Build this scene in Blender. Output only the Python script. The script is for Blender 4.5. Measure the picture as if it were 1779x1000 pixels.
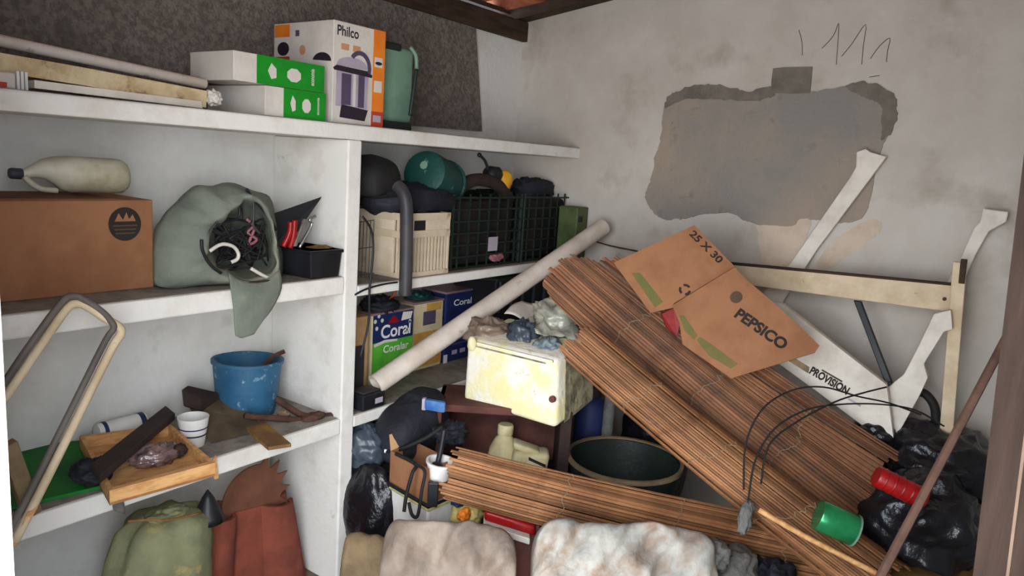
import bpy, bmesh, math, random
from mathutils import Vector, Matrix, noise

random.seed(7)
S = bpy.context.scene
COL = S.collection
for o in list(bpy.data.objects):
    bpy.data.objects.remove(o)

# ------------------------------------------------------------------ camera
CAM = Vector((-3.376, -2.425, 1.55))
TH, PI_, RO, FPX = .615, .17, .067, 1280.0
fw = Vector((math.cos(PI_)*math.cos(TH), math.cos(PI_)*math.sin(TH), -math.sin(PI_)))
r0 = Vector((math.sin(TH), -math.cos(TH), 0))
u0 = r0.cross(fw)
rt = r0*math.cos(RO) + u0*math.sin(RO)
up = u0*math.cos(RO) - r0*math.sin(RO)
cd = bpy.data.cameras.new('camera')
cam = bpy.data.objects.new('camera', cd)
COL.objects.link(cam)
cd.sensor_width = 36.0
cd.lens = 36.0*FPX/1779.0
cd.clip_start = .02
cam.matrix_world = Matrix(((rt.x, up.x, -fw.x, CAM.x), (rt.y, up.y, -fw.y, CAM.y), (rt.z, up.z, -fw.z, CAM.z), (0, 0, 0, 1)))
S.camera = cam

# ------------------------------------------------------------------ world, daylight, exposure
w = bpy.data.worlds.new('sky')
S.world = w
w.use_nodes = True
bg = w.node_tree.nodes['Background']
bg.inputs[0].default_value = (.70, .85, 1.0, 1)
bg.inputs[1].default_value = 5.0
def area(name, loc, aim, sx, sy, power, col):
    l = bpy.data.lights.new(name, 'AREA')
    l.shape = 'RECTANGLE'; l.size = sx; l.size_y = sy; l.energy = power; l.color = col
    o = bpy.data.objects.new(name, l); COL.objects.link(o)
    o.location = loc
    o.rotation_euler = (Vector(aim)-Vector(loc)).to_track_quat('-Z', 'Z').to_euler()
    return o
area('doorway_daylight', (-4.5, -2.7, 1.5), (-1.2, -1.0, .8), 3.2, 2.6, 185, (1.0, .97, .93))
vs = S.view_settings
vs.view_transform = 'Standard'; vs.look = 'None'; vs.gamma = 1; vs.use_curve_mapping = False
vs.exposure = 0.12

# ------------------------------------------------------------------ helpers
def at(px, py, x=None, y=None, z=None, t=None):
    """a point of the room on the sight line of a photo pixel, at a given x, y, z or distance t"""
    d = fw + rt*((px-889.5)/FPX) - up*((py-500)/FPX)
    if x is not None: t = (x-CAM.x)/d.x
    elif y is not None: t = (y-CAM.y)/d.y
    elif z is not None: t = (z-CAM.z)/d.z
    return CAM + d*t
V = lambda *a: Vector(a)
def lin(c):
    return tuple(((v/255)/12.92 if v/255 <= .04045 else ((v/255+.055)/1.055)**2.4) for v in c)

MATS = {}
def mat(name, c, c2=None, rough=.75, scale=6, lo=.42, hi=.62, bump=.12, bs=55, metal=0, spec=.35, trans=0, alpha=1, rnd=0, c3=None, s3=30, lo3=.6, hi3=.68, stretch=None):
    m = bpy.data.materials.new(name); m.use_nodes = True
    nt = m.node_tree; N = nt.nodes; L = nt.links
    b = N['Principled BSDF']
    b.inputs['Roughness'].default_value = rough
    b.inputs['Metallic'].default_value = metal
    b.inputs['Specular IOR Level'].default_value = spec
    b.inputs['Transmission Weight'].default_value = trans
    b.inputs['Alpha'].default_value = alpha
    tc = N.new('ShaderNodeTexCoord')
    vec = tc.outputs['Object']
    if stretch:
        mp = N.new('ShaderNodeMapping'); mp.inputs['Scale'].default_value = stretch
        L.new(vec, mp.inputs['Vector']); vec = mp.outputs['Vector']
    def ramp(sc, a, z_, det=5):
        n = N.new('ShaderNodeTexNoise'); n.inputs['Scale'].default_value = sc; n.inputs['Detail'].default_value = det
        n.inputs['Roughness'].default_value = .62
        L.new(vec, n.inputs['Vector'])
        r = N.new('ShaderNodeMapRange'); r.inputs['From Min'].default_value = a; r.inputs['From Max'].default_value = z_
        L.new(n.outputs['Fac'], r.inputs['Value']); return r.outputs['Result']
    def mix(f, a, b_):
        x = N.new('ShaderNodeMix'); x.data_type = 'RGBA'
        L.new(f, x.inputs['Factor'])
        for i, v in ((6, a), (7, b_)):
            if isinstance(v, tuple): x.inputs[i].default_value = (*v, 1)
            else: L.new(v, x.inputs[i])
        return x.outputs[2]
    c = lin(c)
    c2 = lin(c2) if c2 else tuple(v*.78 for v in c)
    col = mix(ramp(scale, lo, hi), c, c2)
    if c3: col = mix(ramp(s3, lo3, hi3), col, lin(c3))
    if rnd:
        oi = N.new('ShaderNodeObjectInfo')
        mr = N.new('ShaderNodeMapRange'); mr.inputs['To Min'].default_value = 1-rnd; mr.inputs['To Max'].default_value = 1+rnd
        L.new(oi.outputs['Random'], mr.inputs['Value'])
        hs = N.new('ShaderNodeHueSaturation'); L.new(mr.outputs['Result'], hs.inputs['Value']); L.new(col, hs.inputs['Color'])
        col = hs.outputs['Color']
    L.new(col, b.inputs['Base Color'])
    if bump:
        n = N.new('ShaderNodeTexNoise'); n.inputs['Scale'].default_value = bs; n.inputs['Detail'].default_value = 4
        L.new(vec, n.inputs['Vector'])
        bp = N.new('ShaderNodeBump'); bp.inputs['Strength'].default_value = bump; bp.inputs['Distance'].default_value = .02
        L.new(n.outputs['Fac'], bp.inputs['Height']); L.new(bp.outputs['Normal'], b.inputs['Normal'])
    MATS[name] = m
    return m

# --- shapes: every builder gives (verts, faces) in room coordinates
def join(*vfs):
    v, f = [], []
    for a, b in vfs:
        n = len(v); v += [Vector(p) for p in a]; f += [tuple(i+n for i in q) for q in b]
    return v, f
HEX = [(0, 3, 2, 1), (4, 5, 6, 7), (0, 1, 5, 4), (1, 2, 6, 5), (2, 3, 7, 6), (3, 0, 4, 7)]
def bevel(vf, w_, seg=2):
    bm = bmesh.new()
    vs_ = [bm.verts.new(p) for p in vf[0]]
    for q in vf[1]: bm.faces.new([vs_[i] for i in q])
    bmesh.ops.recalc_face_normals(bm, faces=bm.faces[:])
    bmesh.ops.bevel(bm, geom=bm.edges[:], offset=w_, segments=seg, profile=.5, affect='EDGES', clamp_overlap=True)
    bm.verts.index_update()
    r = [v.co.copy() for v in bm.verts], [tuple(v.index for v in q.verts) for q in bm.faces]
    bm.free(); return r
def hexa(bot, top, bev=0, seg=2):
    vf = [Vector(p) for p in bot]+[Vector(p) for p in top], HEX
    return bevel(vf, bev, seg) if bev else vf
def box(x0, x1, y0, y1, z0, z1, bev=0, seg=2):
    return hexa([(x0, y0, z0), (x1, y0, z0), (x1, y1, z0), (x0, y1, z0)], [(x0, y0, z1), (x1, y0, z1), (x1, y1, z1), (x0, y1, z1)], bev, seg)
def obox(c, ax, ay, az, bev=0, seg=2):
    """box about c with half-axes ax, ay, az"""
    c, ax, ay, az = map(Vector, (c, ax, ay, az))
    q = [(-1, -1), (1, -1), (1, 1), (-1, 1)]
    return hexa([c+ax*a+ay*b-az for a, b in q], [c+ax*a+ay*b+az for a, b in q], bev, seg)
def bar(a, b, wv, hv, bev=0):
    a, b, wv, hv = map(Vector, (a, b, wv, hv))
    return obox((a+b)/2, (b-a)/2, wv, hv, bev)
def prism(pts, d):
    pts = [Vector(p) for p in pts]; d = Vector(d); n = len(pts)
    v = pts+[p+d for p in pts]
    f = [tuple(range(n-1, -1, -1)), tuple(range(n, 2*n))]+[(i, (i+1) % n, n+(i+1) % n, n+i) for i in range(n)]
    return v, f
def smooth(pts, k=6, closed=False):
    pts = [Vector(p) for p in pts]; n = len(pts); out = []
    rng = range(n if closed else n-1)
    for i in rng:
        g = (lambda j: pts[j % n]) if closed else (lambda j: pts[max(0, min(n-1, j))])
        a, b, c, d = g(i-1), g(i), g(i+1), g(i+2)
        for s in range(k):
            u = s/k
            out.append(.5*((2*b)+(c-a)*u+(2*a-5*b+4*c-d)*u*u+(3*b-a-3*c+d)*u**3))
    if not closed: out.append(pts[-1])
    return out
def tube(pts, r, seg=8, k=6, closed=False, hollow=0):
    p = smooth(pts, k, closed) if k > 1 else [Vector(q) for q in pts]
    n = len(p); rr = (lambda i: r[0]+(r[1]-r[0])*i/(n-1)) if isinstance(r, tuple) else (lambda i: r)
    v, f = [], []
    t0 = (p[1]-p[0]).normalized()
    nv = t0.orthogonal().normalized()
    for i in range(n):
        a, b = (p[(i-1) % n], p[(i+1) % n]) if closed else (p[max(0, i-1)], p[min(n-1, i+1)])
        t = (b-a).normalized()
        nv = (nv-t*nv.dot(t)).normalized(); bn = t.cross(nv)
        for j in range(seg):
            an = 2*math.pi*j/seg
            v.append(p[i]+(nv*math.cos(an)+bn*math.sin(an))*rr(i))
    for i in range(n if closed else n-1):
        for j in range(seg):
            i2 = (i+1) % n
            f.append((i*seg+j, i*seg+(j+1) % seg, i2*seg+(j+1) % seg, i2*seg+j))
    if not closed:
        f.append(tuple(range(seg-1, -1, -1))); f.append(tuple(range((n-1)*seg, n*seg)))
    return v, f
def loft(rings, cap0=True, cap1=True):
    s = len(rings[0]); v = [Vector(p) for r in rings for p in r]; f = []
    for i in range(len(rings)-1):
        for j in range(s):
            f.append((i*s+j, i*s+(j+1) % s, (i+1)*s+(j+1) % s, (i+1)*s+j))
    if cap0: f.append(tuple(range(s-1, -1, -1)))
    if cap1: f.append(tuple(range((len(rings)-1)*s, len(rings)*s)))
    return v, f
def basis(axis):
    a = Vector(axis).normalized(); u_ = a.orthogonal().normalized()
    if abs(a.z) < .95: u_ = Vector((0, 0, 1)).cross(a).normalized()
    return u_, a.cross(u_), a
def lathe(prof, o, axis=(0, 0, 1), seg=28, cap0=True, cap1=True):
    """profile of (radius, height along axis)"""
    u_, w_, a = basis(axis); o = Vector(o)
    return loft([[o+a*h+(u_*math.cos(2*math.pi*j/seg)+w_*math.sin(2*math.pi*j/seg))*max(r, .0004) for j in range(seg)] for r, h in prof], cap0, cap1)
def sheet(rows, th=.003):
    """thick skin over a grid of points"""
    a, b = len(rows), len(rows[0]); P_ = [[Vector(p) for p in r] for r in rows]
    v, f = [], []; no = []
    for i in range(a):
        for j in range(b):
            du = P_[i][min(b-1, j+1)]-P_[i][max(0, j-1)]; dv = P_[min(a-1, i+1)][j]-P_[max(0, i-1)][j]
            no.append(du.cross(dv).normalized())
    flat = [p for r in P_ for p in r]
    v = flat+[p-n*th for p, n in zip(flat, no)]; o = a*b
    q = lambda i, j: i*b+j
    for i in range(a-1):
        for j in range(b-1):
            f.append((q(i, j), q(i, j+1), q(i+1, j+1), q(i+1, j)))
            f.append((o+q(i, j), o+q(i+1, j), o+q(i+1, j+1), o+q(i, j+1)))
    for i in range(a-1):
        f.append((q(i, 0), q(i+1, 0), o+q(i+1, 0), o+q(i, 0))); f.append((q(i, b-1), o+q(i, b-1), o+q(i+1, b-1), q(i+1, b-1)))
    for j in range(b-1):
        f.append((q(0, j), o+q(0, j), o+q(0, j+1), q(0, j+1))); f.append((q(a-1, j), q(a-1, j+1), o+q(a-1, j+1), o+q(a-1, j)))
    return v, f
def quadgrid(c00, c10, c11, c01, nu, nv, bumpf=None):
    """grid over a quad; bumpf(u,v) gives an offset vector"""
    c = [Vector(p) for p in (c00, c10, c11, c01)]
    rows = []
    for j in range(nv+1):
        r = []
        for i in range(nu+1):
            a, b = i/nu, j/nv
            p = c[0]*(1-a)*(1-b)+c[1]*a*(1-b)+c[2]*a*b+c[3]*(1-a)*b
            if bumpf: p = p+Vector(bumpf(a, b))
            r.append(p)
        rows.append(r)
    return rows
def blob(c, rad, seed=0, amp=.02, freq=2.0, n=2.4, axis=None, ridge=0, rf=3.5, floor=None, mouth=0, depth=0, nu=30, nv=40, ex=None):
    """lumpy closed body; mouth opens a hollow round the +axis pole"""
    c = Vector(c); v, f = [], []
    if axis is not None: u_, w_, a = basis(axis)
    else: u_, w_, a = Vector((1, 0, 0)), Vector((0, 1, 0)), Vector((0, 0, 1))
    so = Vector((seed*3.17, seed*1.31, seed*2.7))
    def pt(i, j):
        ph = math.pi*i/nu; al = 2*math.pi*j/nv
        d = Vector((math.sin(ph)*math.cos(al), math.sin(ph)*math.sin(al), math.cos(ph)))
        s = (abs(d.x)**n+abs(d.y)**n+abs(d.z)**n)**(-1/n)
        p = Vector((d.x*s*rad[0], d.y*s*rad[1], d.z*s*rad[2]))
        k = noise.noise(d*freq+so)*amp + noise.noise(d*freq*2.7+so)*amp*.4
        if ridge: k += (.35-abs(noise.noise(d*rf+so*2))**.8)*ridge + noise.noise(d*rf*2.1-so)*ridge*.25
        p += d*k
        if mouth and ph < mouth:
            q = 1-(ph/mouth)**2
            p.z -= depth*q
        if ex: p = ex(p, d)
        r = c+u_*p.x+w_*p.y+a*p.z
        if floor is not None and r.z < floor: r.z = floor
        return r
    v.append(pt(0, 0))
    for i in range(1, nu):
        for j in range(nv): v.append(pt(i, j))
    v.append(pt(nu, 0)); last = len(v)-1
    q = lambda i, j: 1+(i-1)*nv+j % nv
    for j in range(nv):
        f.append((0, q(1, j), q(1, j+1))); f.append((last, q(nu-1, j+1), q(nu-1, j)))
    for i in range(1, nu-1):
        for j in range(nv): f.append((q(i, j), q(i+1, j), q(i+1, j+1), q(i, j+1)))
    return v, f

ORG = {}
def _mesh(name, v, f, m, sm):
    me = bpy.data.meshes.new(name)
    me.from_pydata([tuple(p) for p in v], [], f)
    bm = bmesh.new(); bm.from_mesh(me); bmesh.ops.recalc_face_normals(bm, faces=bm.faces[:]); bm.to_mesh(me); bm.free()
    me.materials.append(m if not isinstance(m, str) else MATS[m])
    if sm:
        for p in me.polygons: p.use_smooth = True
        if sm is not True:
            me.set_sharp_from_angle(angle=math.radians(sm))
    return me
def obj(name, vf, m, parent=None, sm=False, label=None, cat=None, group=None, kind=None):
    """ONE mesh object with its origin at the middle of its base"""
    v = [Vector(p) for p in vf[0]]
    lo = Vector((min(p[i] for p in v) for i in range(3))); hi = Vector((max(p[i] for p in v) for i in range(3)))
    og = Vector(((lo.x+hi.x)/2, (lo.y+hi.y)/2, lo.z))
    o = bpy.data.objects.new(name, _mesh(name, [p-og for p in v], vf[1], m, sm)); COL.objects.link(o)
    ORG[o.name] = og
    if parent is not None:
        o.parent = parent; o.location = og-ORG[parent.name]
    else: o.location = og
    for k_, val in (('label', label), ('category', cat), ('group', group), ('kind', kind)):
        if val: o[k_] = val
    return o
def thing(name, label, cat, loc, group=None, kind=None):
    o = bpy.data.objects.new(name, None); COL.objects.link(o); o.empty_display_size = .05
    o.location = loc; ORG[o.name] = Vector(loc)
    for k_, val in (('label', label), ('category', cat), ('group', group), ('kind', kind)):
        if val: o[k_] = val
    return o
def struct(name, vf, m, parent=None, sm=False):
    return obj(name, vf, m, parent, sm, kind='structure' if parent is None else None)
def text_on(name, s, o, u_, v_, wdt, hgt, m, parent, off=.0012, shear=0, bold=.02):
    """flat print: lettering whose box starts at o and runs wdt along u_ and hgt along v_"""
    cu = bpy.data.curves.new('t', 'FONT'); cu.body = s; cu.shear = shear; cu.offset = bold
    to = bpy.data.objects.new('t', cu); COL.objects.link(to)
    dg = bpy.context.evaluated_depsgraph_get()
    me = bpy.data.meshes.new_from_object(to.evaluated_get(dg))
    vs_ = [p.co.copy() for p in me.vertices]; fs = [tuple(p.vertices) for p in me.polygons]
    bpy.data.objects.remove(to); bpy.data.meshes.remove(me); bpy.data.curves.remove(cu)
    x0 = min(p.x for p in vs_); x1 = max(p.x for p in vs_); y0 = min(p.y for p in vs_); y1 = max(p.y for p in vs_)
    u_ = Vector(u_).normalized(); v_ = Vector(v_).normalized(); n_ = u_.cross(v_)
    o = Vector(o)
    pv = [o+u_*((p.x-x0)/(x1-x0)*wdt)+v_*((p.y-y0)/(y1-y0)*hgt)+n_*off for p in vs_]
    return obj(name, (pv, fs), m, parent)
def face_quad(o, u_, v_, n_, a0, a1, b0, b1, th=.0012):
    """thin printed panel on a face, a along u_, b along v_"""
    o, u_, v_, n_ = map(Vector, (o, u_, v_, n_))
    return prism([o+u_*a0+v_*b0, o+u_*a1+v_*b0, o+u_*a1+v_*b1, o+u_*a0+v_*b1], n_*th)
def face_poly(o, u_, v_, n_, pts, th=.0012):
    o, u_, v_, n_ = map(Vector, (o, u_, v_, n_))
    return prism([o+u_*a+v_*b for a, b in pts], n_*th)
def circ(cx, cy, rx, ry=None, n=24, a0=0, a1=2*math.pi):
    ry = ry or rx
    return [(cx+rx*math.cos(a0+(a1-a0)*i/n), cy+ry*math.sin(a0+(a1-a0)*i/n)) for i in range(n)]
X, Y, Z = V(1, 0, 0), V(0, 1, 0), V(0, 0, 1)

# ------------------------------------------------------------------ materials
mat('white_wall', (226, 224, 220), (200, 195, 187), rough=.9, scale=2.2, lo=.45, hi=.75, bump=.18, bs=35, c3=(172, 165, 152), s3=3.1, lo3=.6, hi3=.8)
mat('right_wall', (202, 195, 187), (178, 169, 158), rough=.92, scale=1.7, lo=.38, hi=.7, bump=.25, bs=28, c3=(150, 138, 121), s3=2.6, lo3=.56, hi3=.8)
mat('pinkish_plaster', (206, 188, 170), (190, 170, 150), rough=.92, scale=9, bump=.25, bs=40)
mat('cement_patch', (136, 131, 126), (158, 143, 128), rough=.95, scale=1.3, lo=.42, hi=.6, bump=.3, bs=60, c3=(116, 110, 104), s3=11, lo3=.6, hi3=.8)
mat('cement_dark', (120, 112, 103), (104, 97, 90), rough=.95, scale=12, bump=.3)
mat('granite_render', (130, 122, 115), (100, 93, 88), rough=.95, scale=55, lo=.4, hi=.6, bump=.6, bs=90, c3=(92, 84, 78), s3=4, lo3=.55, hi3=.8)
mat('pencil', (84, 76, 72), rough=.9, bump=0)
mat('shelf_white', (230, 227, 222), (206, 199, 190), rough=.85, scale=5, lo=.5, hi=.75, bump=.15, bs=40, c3=(160, 148, 130), s3=7, lo3=.66, hi3=.8)
mat('shelf_top_dust', (150, 143, 134), (116, 109, 101), rough=.95, scale=8, bump=.2)
mat('floor_concrete', (112, 98, 84), (84, 72, 60), rough=.95, scale=5, bump=.3, bs=30)
mat('ground_dirt', (170, 152, 130), (140, 122, 102), rough=.95, scale=3)
mat('dark_timber', (70, 52, 40), (46, 34, 27), rough=.85, scale=5, bump=.2, stretch=(1, 1, 6))
mat('clay_tile', (190, 112, 78), (150, 80, 56), rough=.9, scale=9, rnd=.25, bump=.2)
mat('jamb_wood', (82, 63, 53), (63, 47, 39), rough=.8, scale=5, lo=.38, hi=.64, bump=.25, bs=40, stretch=(5, 5, .5))
mat('jamb_light', (170, 140, 120), rough=.8)
mat('pvc', (222, 210, 200), (200, 186, 172), rough=.45, scale=6, bump=.03, c3=(150, 130, 112), s3=14, lo3=.66, hi3=.75)
mat('old_cream', (208, 190, 154), (182, 158, 120), rough=.8, scale=14, bump=.25, c3=(120, 86, 54), s3=16, lo3=.58, hi3=.7)
mat('cream_paint', (216, 196, 166), (192, 170, 138), rough=.7, scale=7, bump=.08, c3=(140, 116, 90), s3=20, lo3=.68, hi3=.76)
mat('cardboard', (158, 110, 78), (142, 96, 66), rough=.9, scale=6, bump=.05, bs=80)
mat('cardboard_edge', (120, 80, 54), rough=.9)
mat('cardboard_light', (200, 160, 116), (180, 138, 96), rough=.9, scale=7)
mat('ink', (48, 40, 38), rough=.8, bump=0)
mat('ink_soft', (92, 72, 56), rough=.9, bump=0)
mat('print_green', (104, 104, 60), (126, 104, 64), rough=.9, scale=18, bump=0)
mat('jug_plastic', (200, 194, 176), (168, 158, 130), rough=.5, scale=7, bump=.05)
mat('jug_cream', (226, 214, 170), (198, 182, 134), rough=.5, scale=7, bump=.05)
mat('cap_grey', (58, 60, 72), rough=.5)
mat('sack_green', (122, 128, 117), (98, 107, 98), rough=.85, scale=4, bump=.3, bs=25, c3=(150, 146, 128), s3=3, lo3=.5, hi3=.7)
mat('black_plastic', (32, 33, 38), (22, 22, 26), rough=.45, bump=.05)
mat('black_rubber', (26, 25, 26), (36, 32, 32), rough=.7, bump=.1)
mat('grey_pvc', (66, 64, 68), (50, 48, 52), rough=.5, bump=.03)
mat('bin_bag', (24, 24, 30), (16, 16, 20), rough=.3, spec=.5, bump=.4, bs=34)
mat('red_plastic', (160, 18, 22), (116, 12, 16), rough=.35, bump=.05)
mat('dull_red', (150, 40, 40), (110, 30, 30), rough=.6)
mat('steel', (190, 190, 190), (150, 148, 145), rough=.35, metal=.9, bump=.03)
mat('rust', (88, 58, 48), (58, 40, 36), rough=.9, scale=20, bump=.3)
mat('white_paint', (228, 220, 208), (208, 198, 186), rough=.6, scale=8, bump=.05)
mat('white_plastic', (230, 228, 226), (212, 208, 204), rough=.45, bump=.03)
mat('box_white', (218, 212, 204), (202, 194, 186), rough=.75, scale=5)
mat('box_green', (24, 146, 36), (20, 126, 30), rough=.55, bump=.02)
mat('box_orange', (236, 136, 40), (228, 110, 36), rough=.6, bump=.02)
mat('box_red', (190, 66, 44), rough=.6)
mat('print_purple', (88, 76, 102), (74, 62, 86), rough=.6, bump=0)
mat('print_lilac', (176, 166, 182), (160, 150, 168), rough=.6, bump=0)
mat('print_dark', (44, 36, 48), rough=.6, bump=0)
mat('print_tan', (206, 150, 110), rough=.6, bump=0)
mat('glass_green', (116, 148, 128), (98, 128, 112), rough=.35, scale=5, bump=.03)
mat('dark_green_edge', (34, 44, 40), rough=.5)
mat('olive_sack', (130, 130, 98), (102, 106, 80), rough=.8, scale=6, bump=.3, bs=30, c3=(168, 150, 96), s3=9, lo3=.58, hi3=.7)
mat('terracotta', (136, 70, 54), (110, 56, 44), rough=.9, scale=7, bump=.2, bs=60)
mat('brown_disc', (112, 72, 52), (96, 60, 44), rough=.85, scale=9)
mat('bucket_blue', (48, 98, 132), (40, 84, 118), rough=.55, scale=8, c3=(150, 180, 190), s3=24, lo3=.6, hi3=.7)
mat('navy', (36, 46, 92), (28, 36, 74), rough=.6)
mat('sheet_green', (24, 116, 40), (18, 92, 34), rough=.7)
mat('pine', (222, 172, 116), (196, 140, 88), rough=.75, scale=6, bump=.1, stretch=(2, 8, 8))
mat('brown_wood', (116, 84, 52), (150, 112, 54), rough=.85, scale=10, bump=.2)
mat('khaki', (132, 112, 84), (106, 90, 68), rough=.9, scale=8, bump=.2)
mat('clear_wrap', (134, 108, 104), (78, 64, 70), rough=.12, spec=.8, scale=18, bump=.3, bs=35)
mat('teal', (18, 66, 60), (14, 52, 50), rough=.55, scale=6, c3=(90, 150, 130), s3=16, lo3=.64, hi3=.72)
mat('crate_beige', (214, 198, 174), (192, 174, 148), rough=.6, scale=6, c3=(150, 120, 96), s3=12, lo3=.62, hi3=.78)
mat('crate_green', (28, 42, 35), (20, 31, 27), rough=.5, bump=.05)
mat('crate_green_light', (78, 92, 52), (56, 70, 42), rough=.6)
mat('crate_inside', (22, 20, 21), (40, 28, 29), rough=.8, scale=14)
mat('tool_yellow', (220, 160, 40), (190, 130, 30), rough=.5)
mat('maroon', (104, 62, 54), (78, 46, 42), rough=.8, scale=6, bump=.15)
mat('dark_brown', (56, 41, 37), (40, 30, 28), rough=.8, scale=7)
mat('can_blue', (32, 46, 96), (26, 36, 76), rough=.4, scale=8, bump=.02)
mat('can_green', (104, 190, 60), (70, 170, 60), rough=.4, scale=14, bump=.02)
mat('can_cream', (222, 206, 170), (206, 186, 146), rough=.5, scale=8, bump=.02)
mat('can_ochre', (206, 160, 80), (190, 140, 70), rough=.5, scale=12, bump=.02)
mat('can_lid', (150, 120, 124), (122, 98, 104), rough=.5)
mat('foam_yellow', (236, 226, 170), (236, 232, 222), rough=.8, scale=7, lo=.42, hi=.58, bump=.3, bs=45, c3=(206, 180, 110), s3=14, lo3=.62, hi3=.75)
mat('foam_dirty', (164, 154, 126), (96, 90, 72), rough=.8, scale=16, bump=.3)
mat('clear_film', (186, 184, 168), (128, 130, 120), rough=.25, spec=.6, scale=8, bump=.4, bs=18)
mat('brown_film', (140, 122, 106), (110, 94, 84), rough=.35, spec=.5, scale=8, bump=.4, bs=18)
mat('slate_film', (66, 76, 88), (48, 56, 66), rough=.35, spec=.5, scale=8, bump=.3, bs=18)
mat('greyblue_film', (122, 136, 142), (96, 108, 116), rough=.35, scale=8, bump=.3, bs=18)
mat('black_fabric', (34, 36, 46), (24, 25, 32), rough=.7, scale=6, bump=.3, bs=40)
mat('patch_blue', (44, 98, 164), (84, 128, 184), rough=.5)
mat('bamboo', (158, 110, 72), (118, 78, 50), rough=.6, scale=5, lo=.35, hi=.65, bump=.15, rnd=.42, c3=(112, 70, 42), s3=9, lo3=.58, hi3=.72)
mat('bamboo_red', (140, 93, 62), (104, 68, 47), rough=.6, scale=5, lo=.35, hi=.65, bump=.15, rnd=.42, c3=(96, 60, 40), s3=9, lo3=.55, hi3=.7)
mat('string', (150, 130, 104), rough=.9, bump=0)
mat('sack_jute', (150, 136, 124), (116, 102, 92), rough=.95, scale=5, bump=.4, bs=22, c3=(120, 98, 82), s3=8, lo3=.56, hi3=.74)
mat('sack_white', (182, 178, 170), (140, 137, 132), rough=.85, scale=6, bump=.5, bs=18, c3=(140, 110, 86), s3=5, lo3=.5, hi3=.66)  # grey second tone paints fold shade into the cloth; brown tone is stain
mat('cloth_grey', (112, 112, 108), (84, 84, 82), rough=.9, scale=9, bump=.3)
mat('can_shiny_green', (44, 150, 92), (22, 108, 66), rough=.22, spec=.6, metal=.45, bump=.02)
mat('pole_brown', (128, 96, 82), (102, 76, 66), rough=.8, scale=9)
mat('orange_cord', (200, 84, 50), rough=.6, bump=0)
mat('white_cord', (214, 208, 198), rough=.5, bump=0)
mat('pink_cord', (150, 96, 104), rough=.6, bump=0)
mat('pack_yellow', (214, 196, 120), (150, 160, 120), rough=.5, scale=12)
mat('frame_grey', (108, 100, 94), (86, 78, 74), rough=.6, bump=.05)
ZF = -.12        # floor level
mat('khaki_dark', (96, 80, 60), (72, 60, 46), rough=.9, scale=8, bump=.2)

# ------------------------------------------------------------------ the setting
struct('floor', box(-3.1, .12, -2.75, .12, ZF-.1, ZF), 'floor_concrete')
struct('ground_outside', box(-8, -3.1, -8, 3, ZF-.12, ZF-.02), 'ground_dirt')
zr = lambda y: 2.323 - .155*y          # line of the roof along the right wall
struct('wall_back', box(-3.1, 0, 0, .12, ZF, 2.2), 'white_wall')
wr = struct('wall_right', prism([(0, .12, ZF), (0, -2.75, ZF), (0, -2.75, zr(-2.75)), (0, .12, zr(.12))], (.12, 0, 0)), 'right_wall')
struct('wall_near', box(-3.1, 0, -2.75, -2.63, ZF, 2.72), 'white_wall')
struct('wall_front', join(box(-3.08, -2.95, -1.215, 0, ZF, 2.4), box(-3.08, -2.95, -2.5, -1.215, 2.08, 2.6), box(-3.08, -2.95, -2.63, -2.5, ZF, 2.7)), 'white_wall')
def wpoly(pix, x):                      # outline drawn on the right wall
    return [at(a, b, x=x) for a, b in pix]
def ragged(pix, amp, k=5, seed=1):
    """outline rounded off, with a fine crumbly edge"""
    q = smooth([V(a, b, 0) for a, b in pix], 12, True)
    return [(v.x+amp*(noise.noise(V(v.x*.06, v.y*.06, seed))+.6*noise.noise(V(v.x*.22, v.y*.22, seed+3))), v.y+amp*(noise.noise(V(v.x*.06, v.y*.06, seed+7))+.6*noise.noise(V(v.x*.22, v.y*.22, seed+9)))) for v in q]
patch = [(1158, 178), (1200, 155), (1260, 168), (1340, 160), (1420, 158), (1500, 146), (1548, 162), (1556, 192), (1544, 240), (1530, 262), (1500, 375), (1440, 384), (1395, 380), (1370, 392), (1310, 388), (1270, 370), (1210, 376), (1160, 382), (1140, 372), (1122, 345), (1134, 300), (1148, 240)]
obj('cement_patch', prism(wpoly(ragged(patch, 3.5, 4), 0), (-.006, 0, 0)), 'cement_patch', wr)['label'] = 'large grey cement patch on the stained plaster'
obj('cement_square', prism(wpoly([(1344, 119), (1366, 117), (1412, 116), (1410, 140), (1408, 162), (1374, 163), (1340, 162), (1341, 140)], 0), (-.008, 0, 0)), 'cement_dark', wr)
obj('smear', prism(wpoly(ragged([(1172, 160), (1235, 146), (1300, 160), (1340, 150), (1344, 168), (1300, 176), (1200, 172), (1158, 186)], 4, 4), 0), (-.0075, 0, 0)), 'cement_dark', wr)
obj('smear', prism(wpoly(ragged([(1470, 150), (1510, 143), (1552, 162), (1560, 195), (1545, 236), (1532, 236), (1530, 185), (1500, 168)], 4, 4), 0), (-.0078, 0, 0)), 'cement_dark', wr)
obj('plaster_scar', prism(wpoly(ragged([(1318, 386), (1360, 388), (1395, 376), (1410, 384), (1400, 420), (1384, 470), (1330, 470), (1322, 440)], 4, 4), 0), (-.004, 0, 0)), 'pinkish_plaster', wr)
obj('plaster_scar', prism(wpoly(ragged([(1446, 420), (1490, 392), (1520, 380), (1530, 400), (1480, 440), (1430, 470), (1415, 468)], 4, 4), 0), (-.004, 0, 0)), 'pinkish_plaster', wr)
for st in ([(1388, 52), (1393, 72), (1394, 96)], [(1428, 84), (1448, 62), (1457, 40), (1456, 70), (1453, 112)], [(1462, 98), (1480, 76), (1504, 42), (1500, 78), (1497, 112)], [(1512, 102), (1528, 80), (1546, 66), (1542, 88), (1540, 108)], [(1510, 134), (1528, 131)]):
    obj('pencil_stroke', tube([at(a, b, x=-.0005) for a, b in st], .0016, 5, 3), 'pencil', wr)
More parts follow.
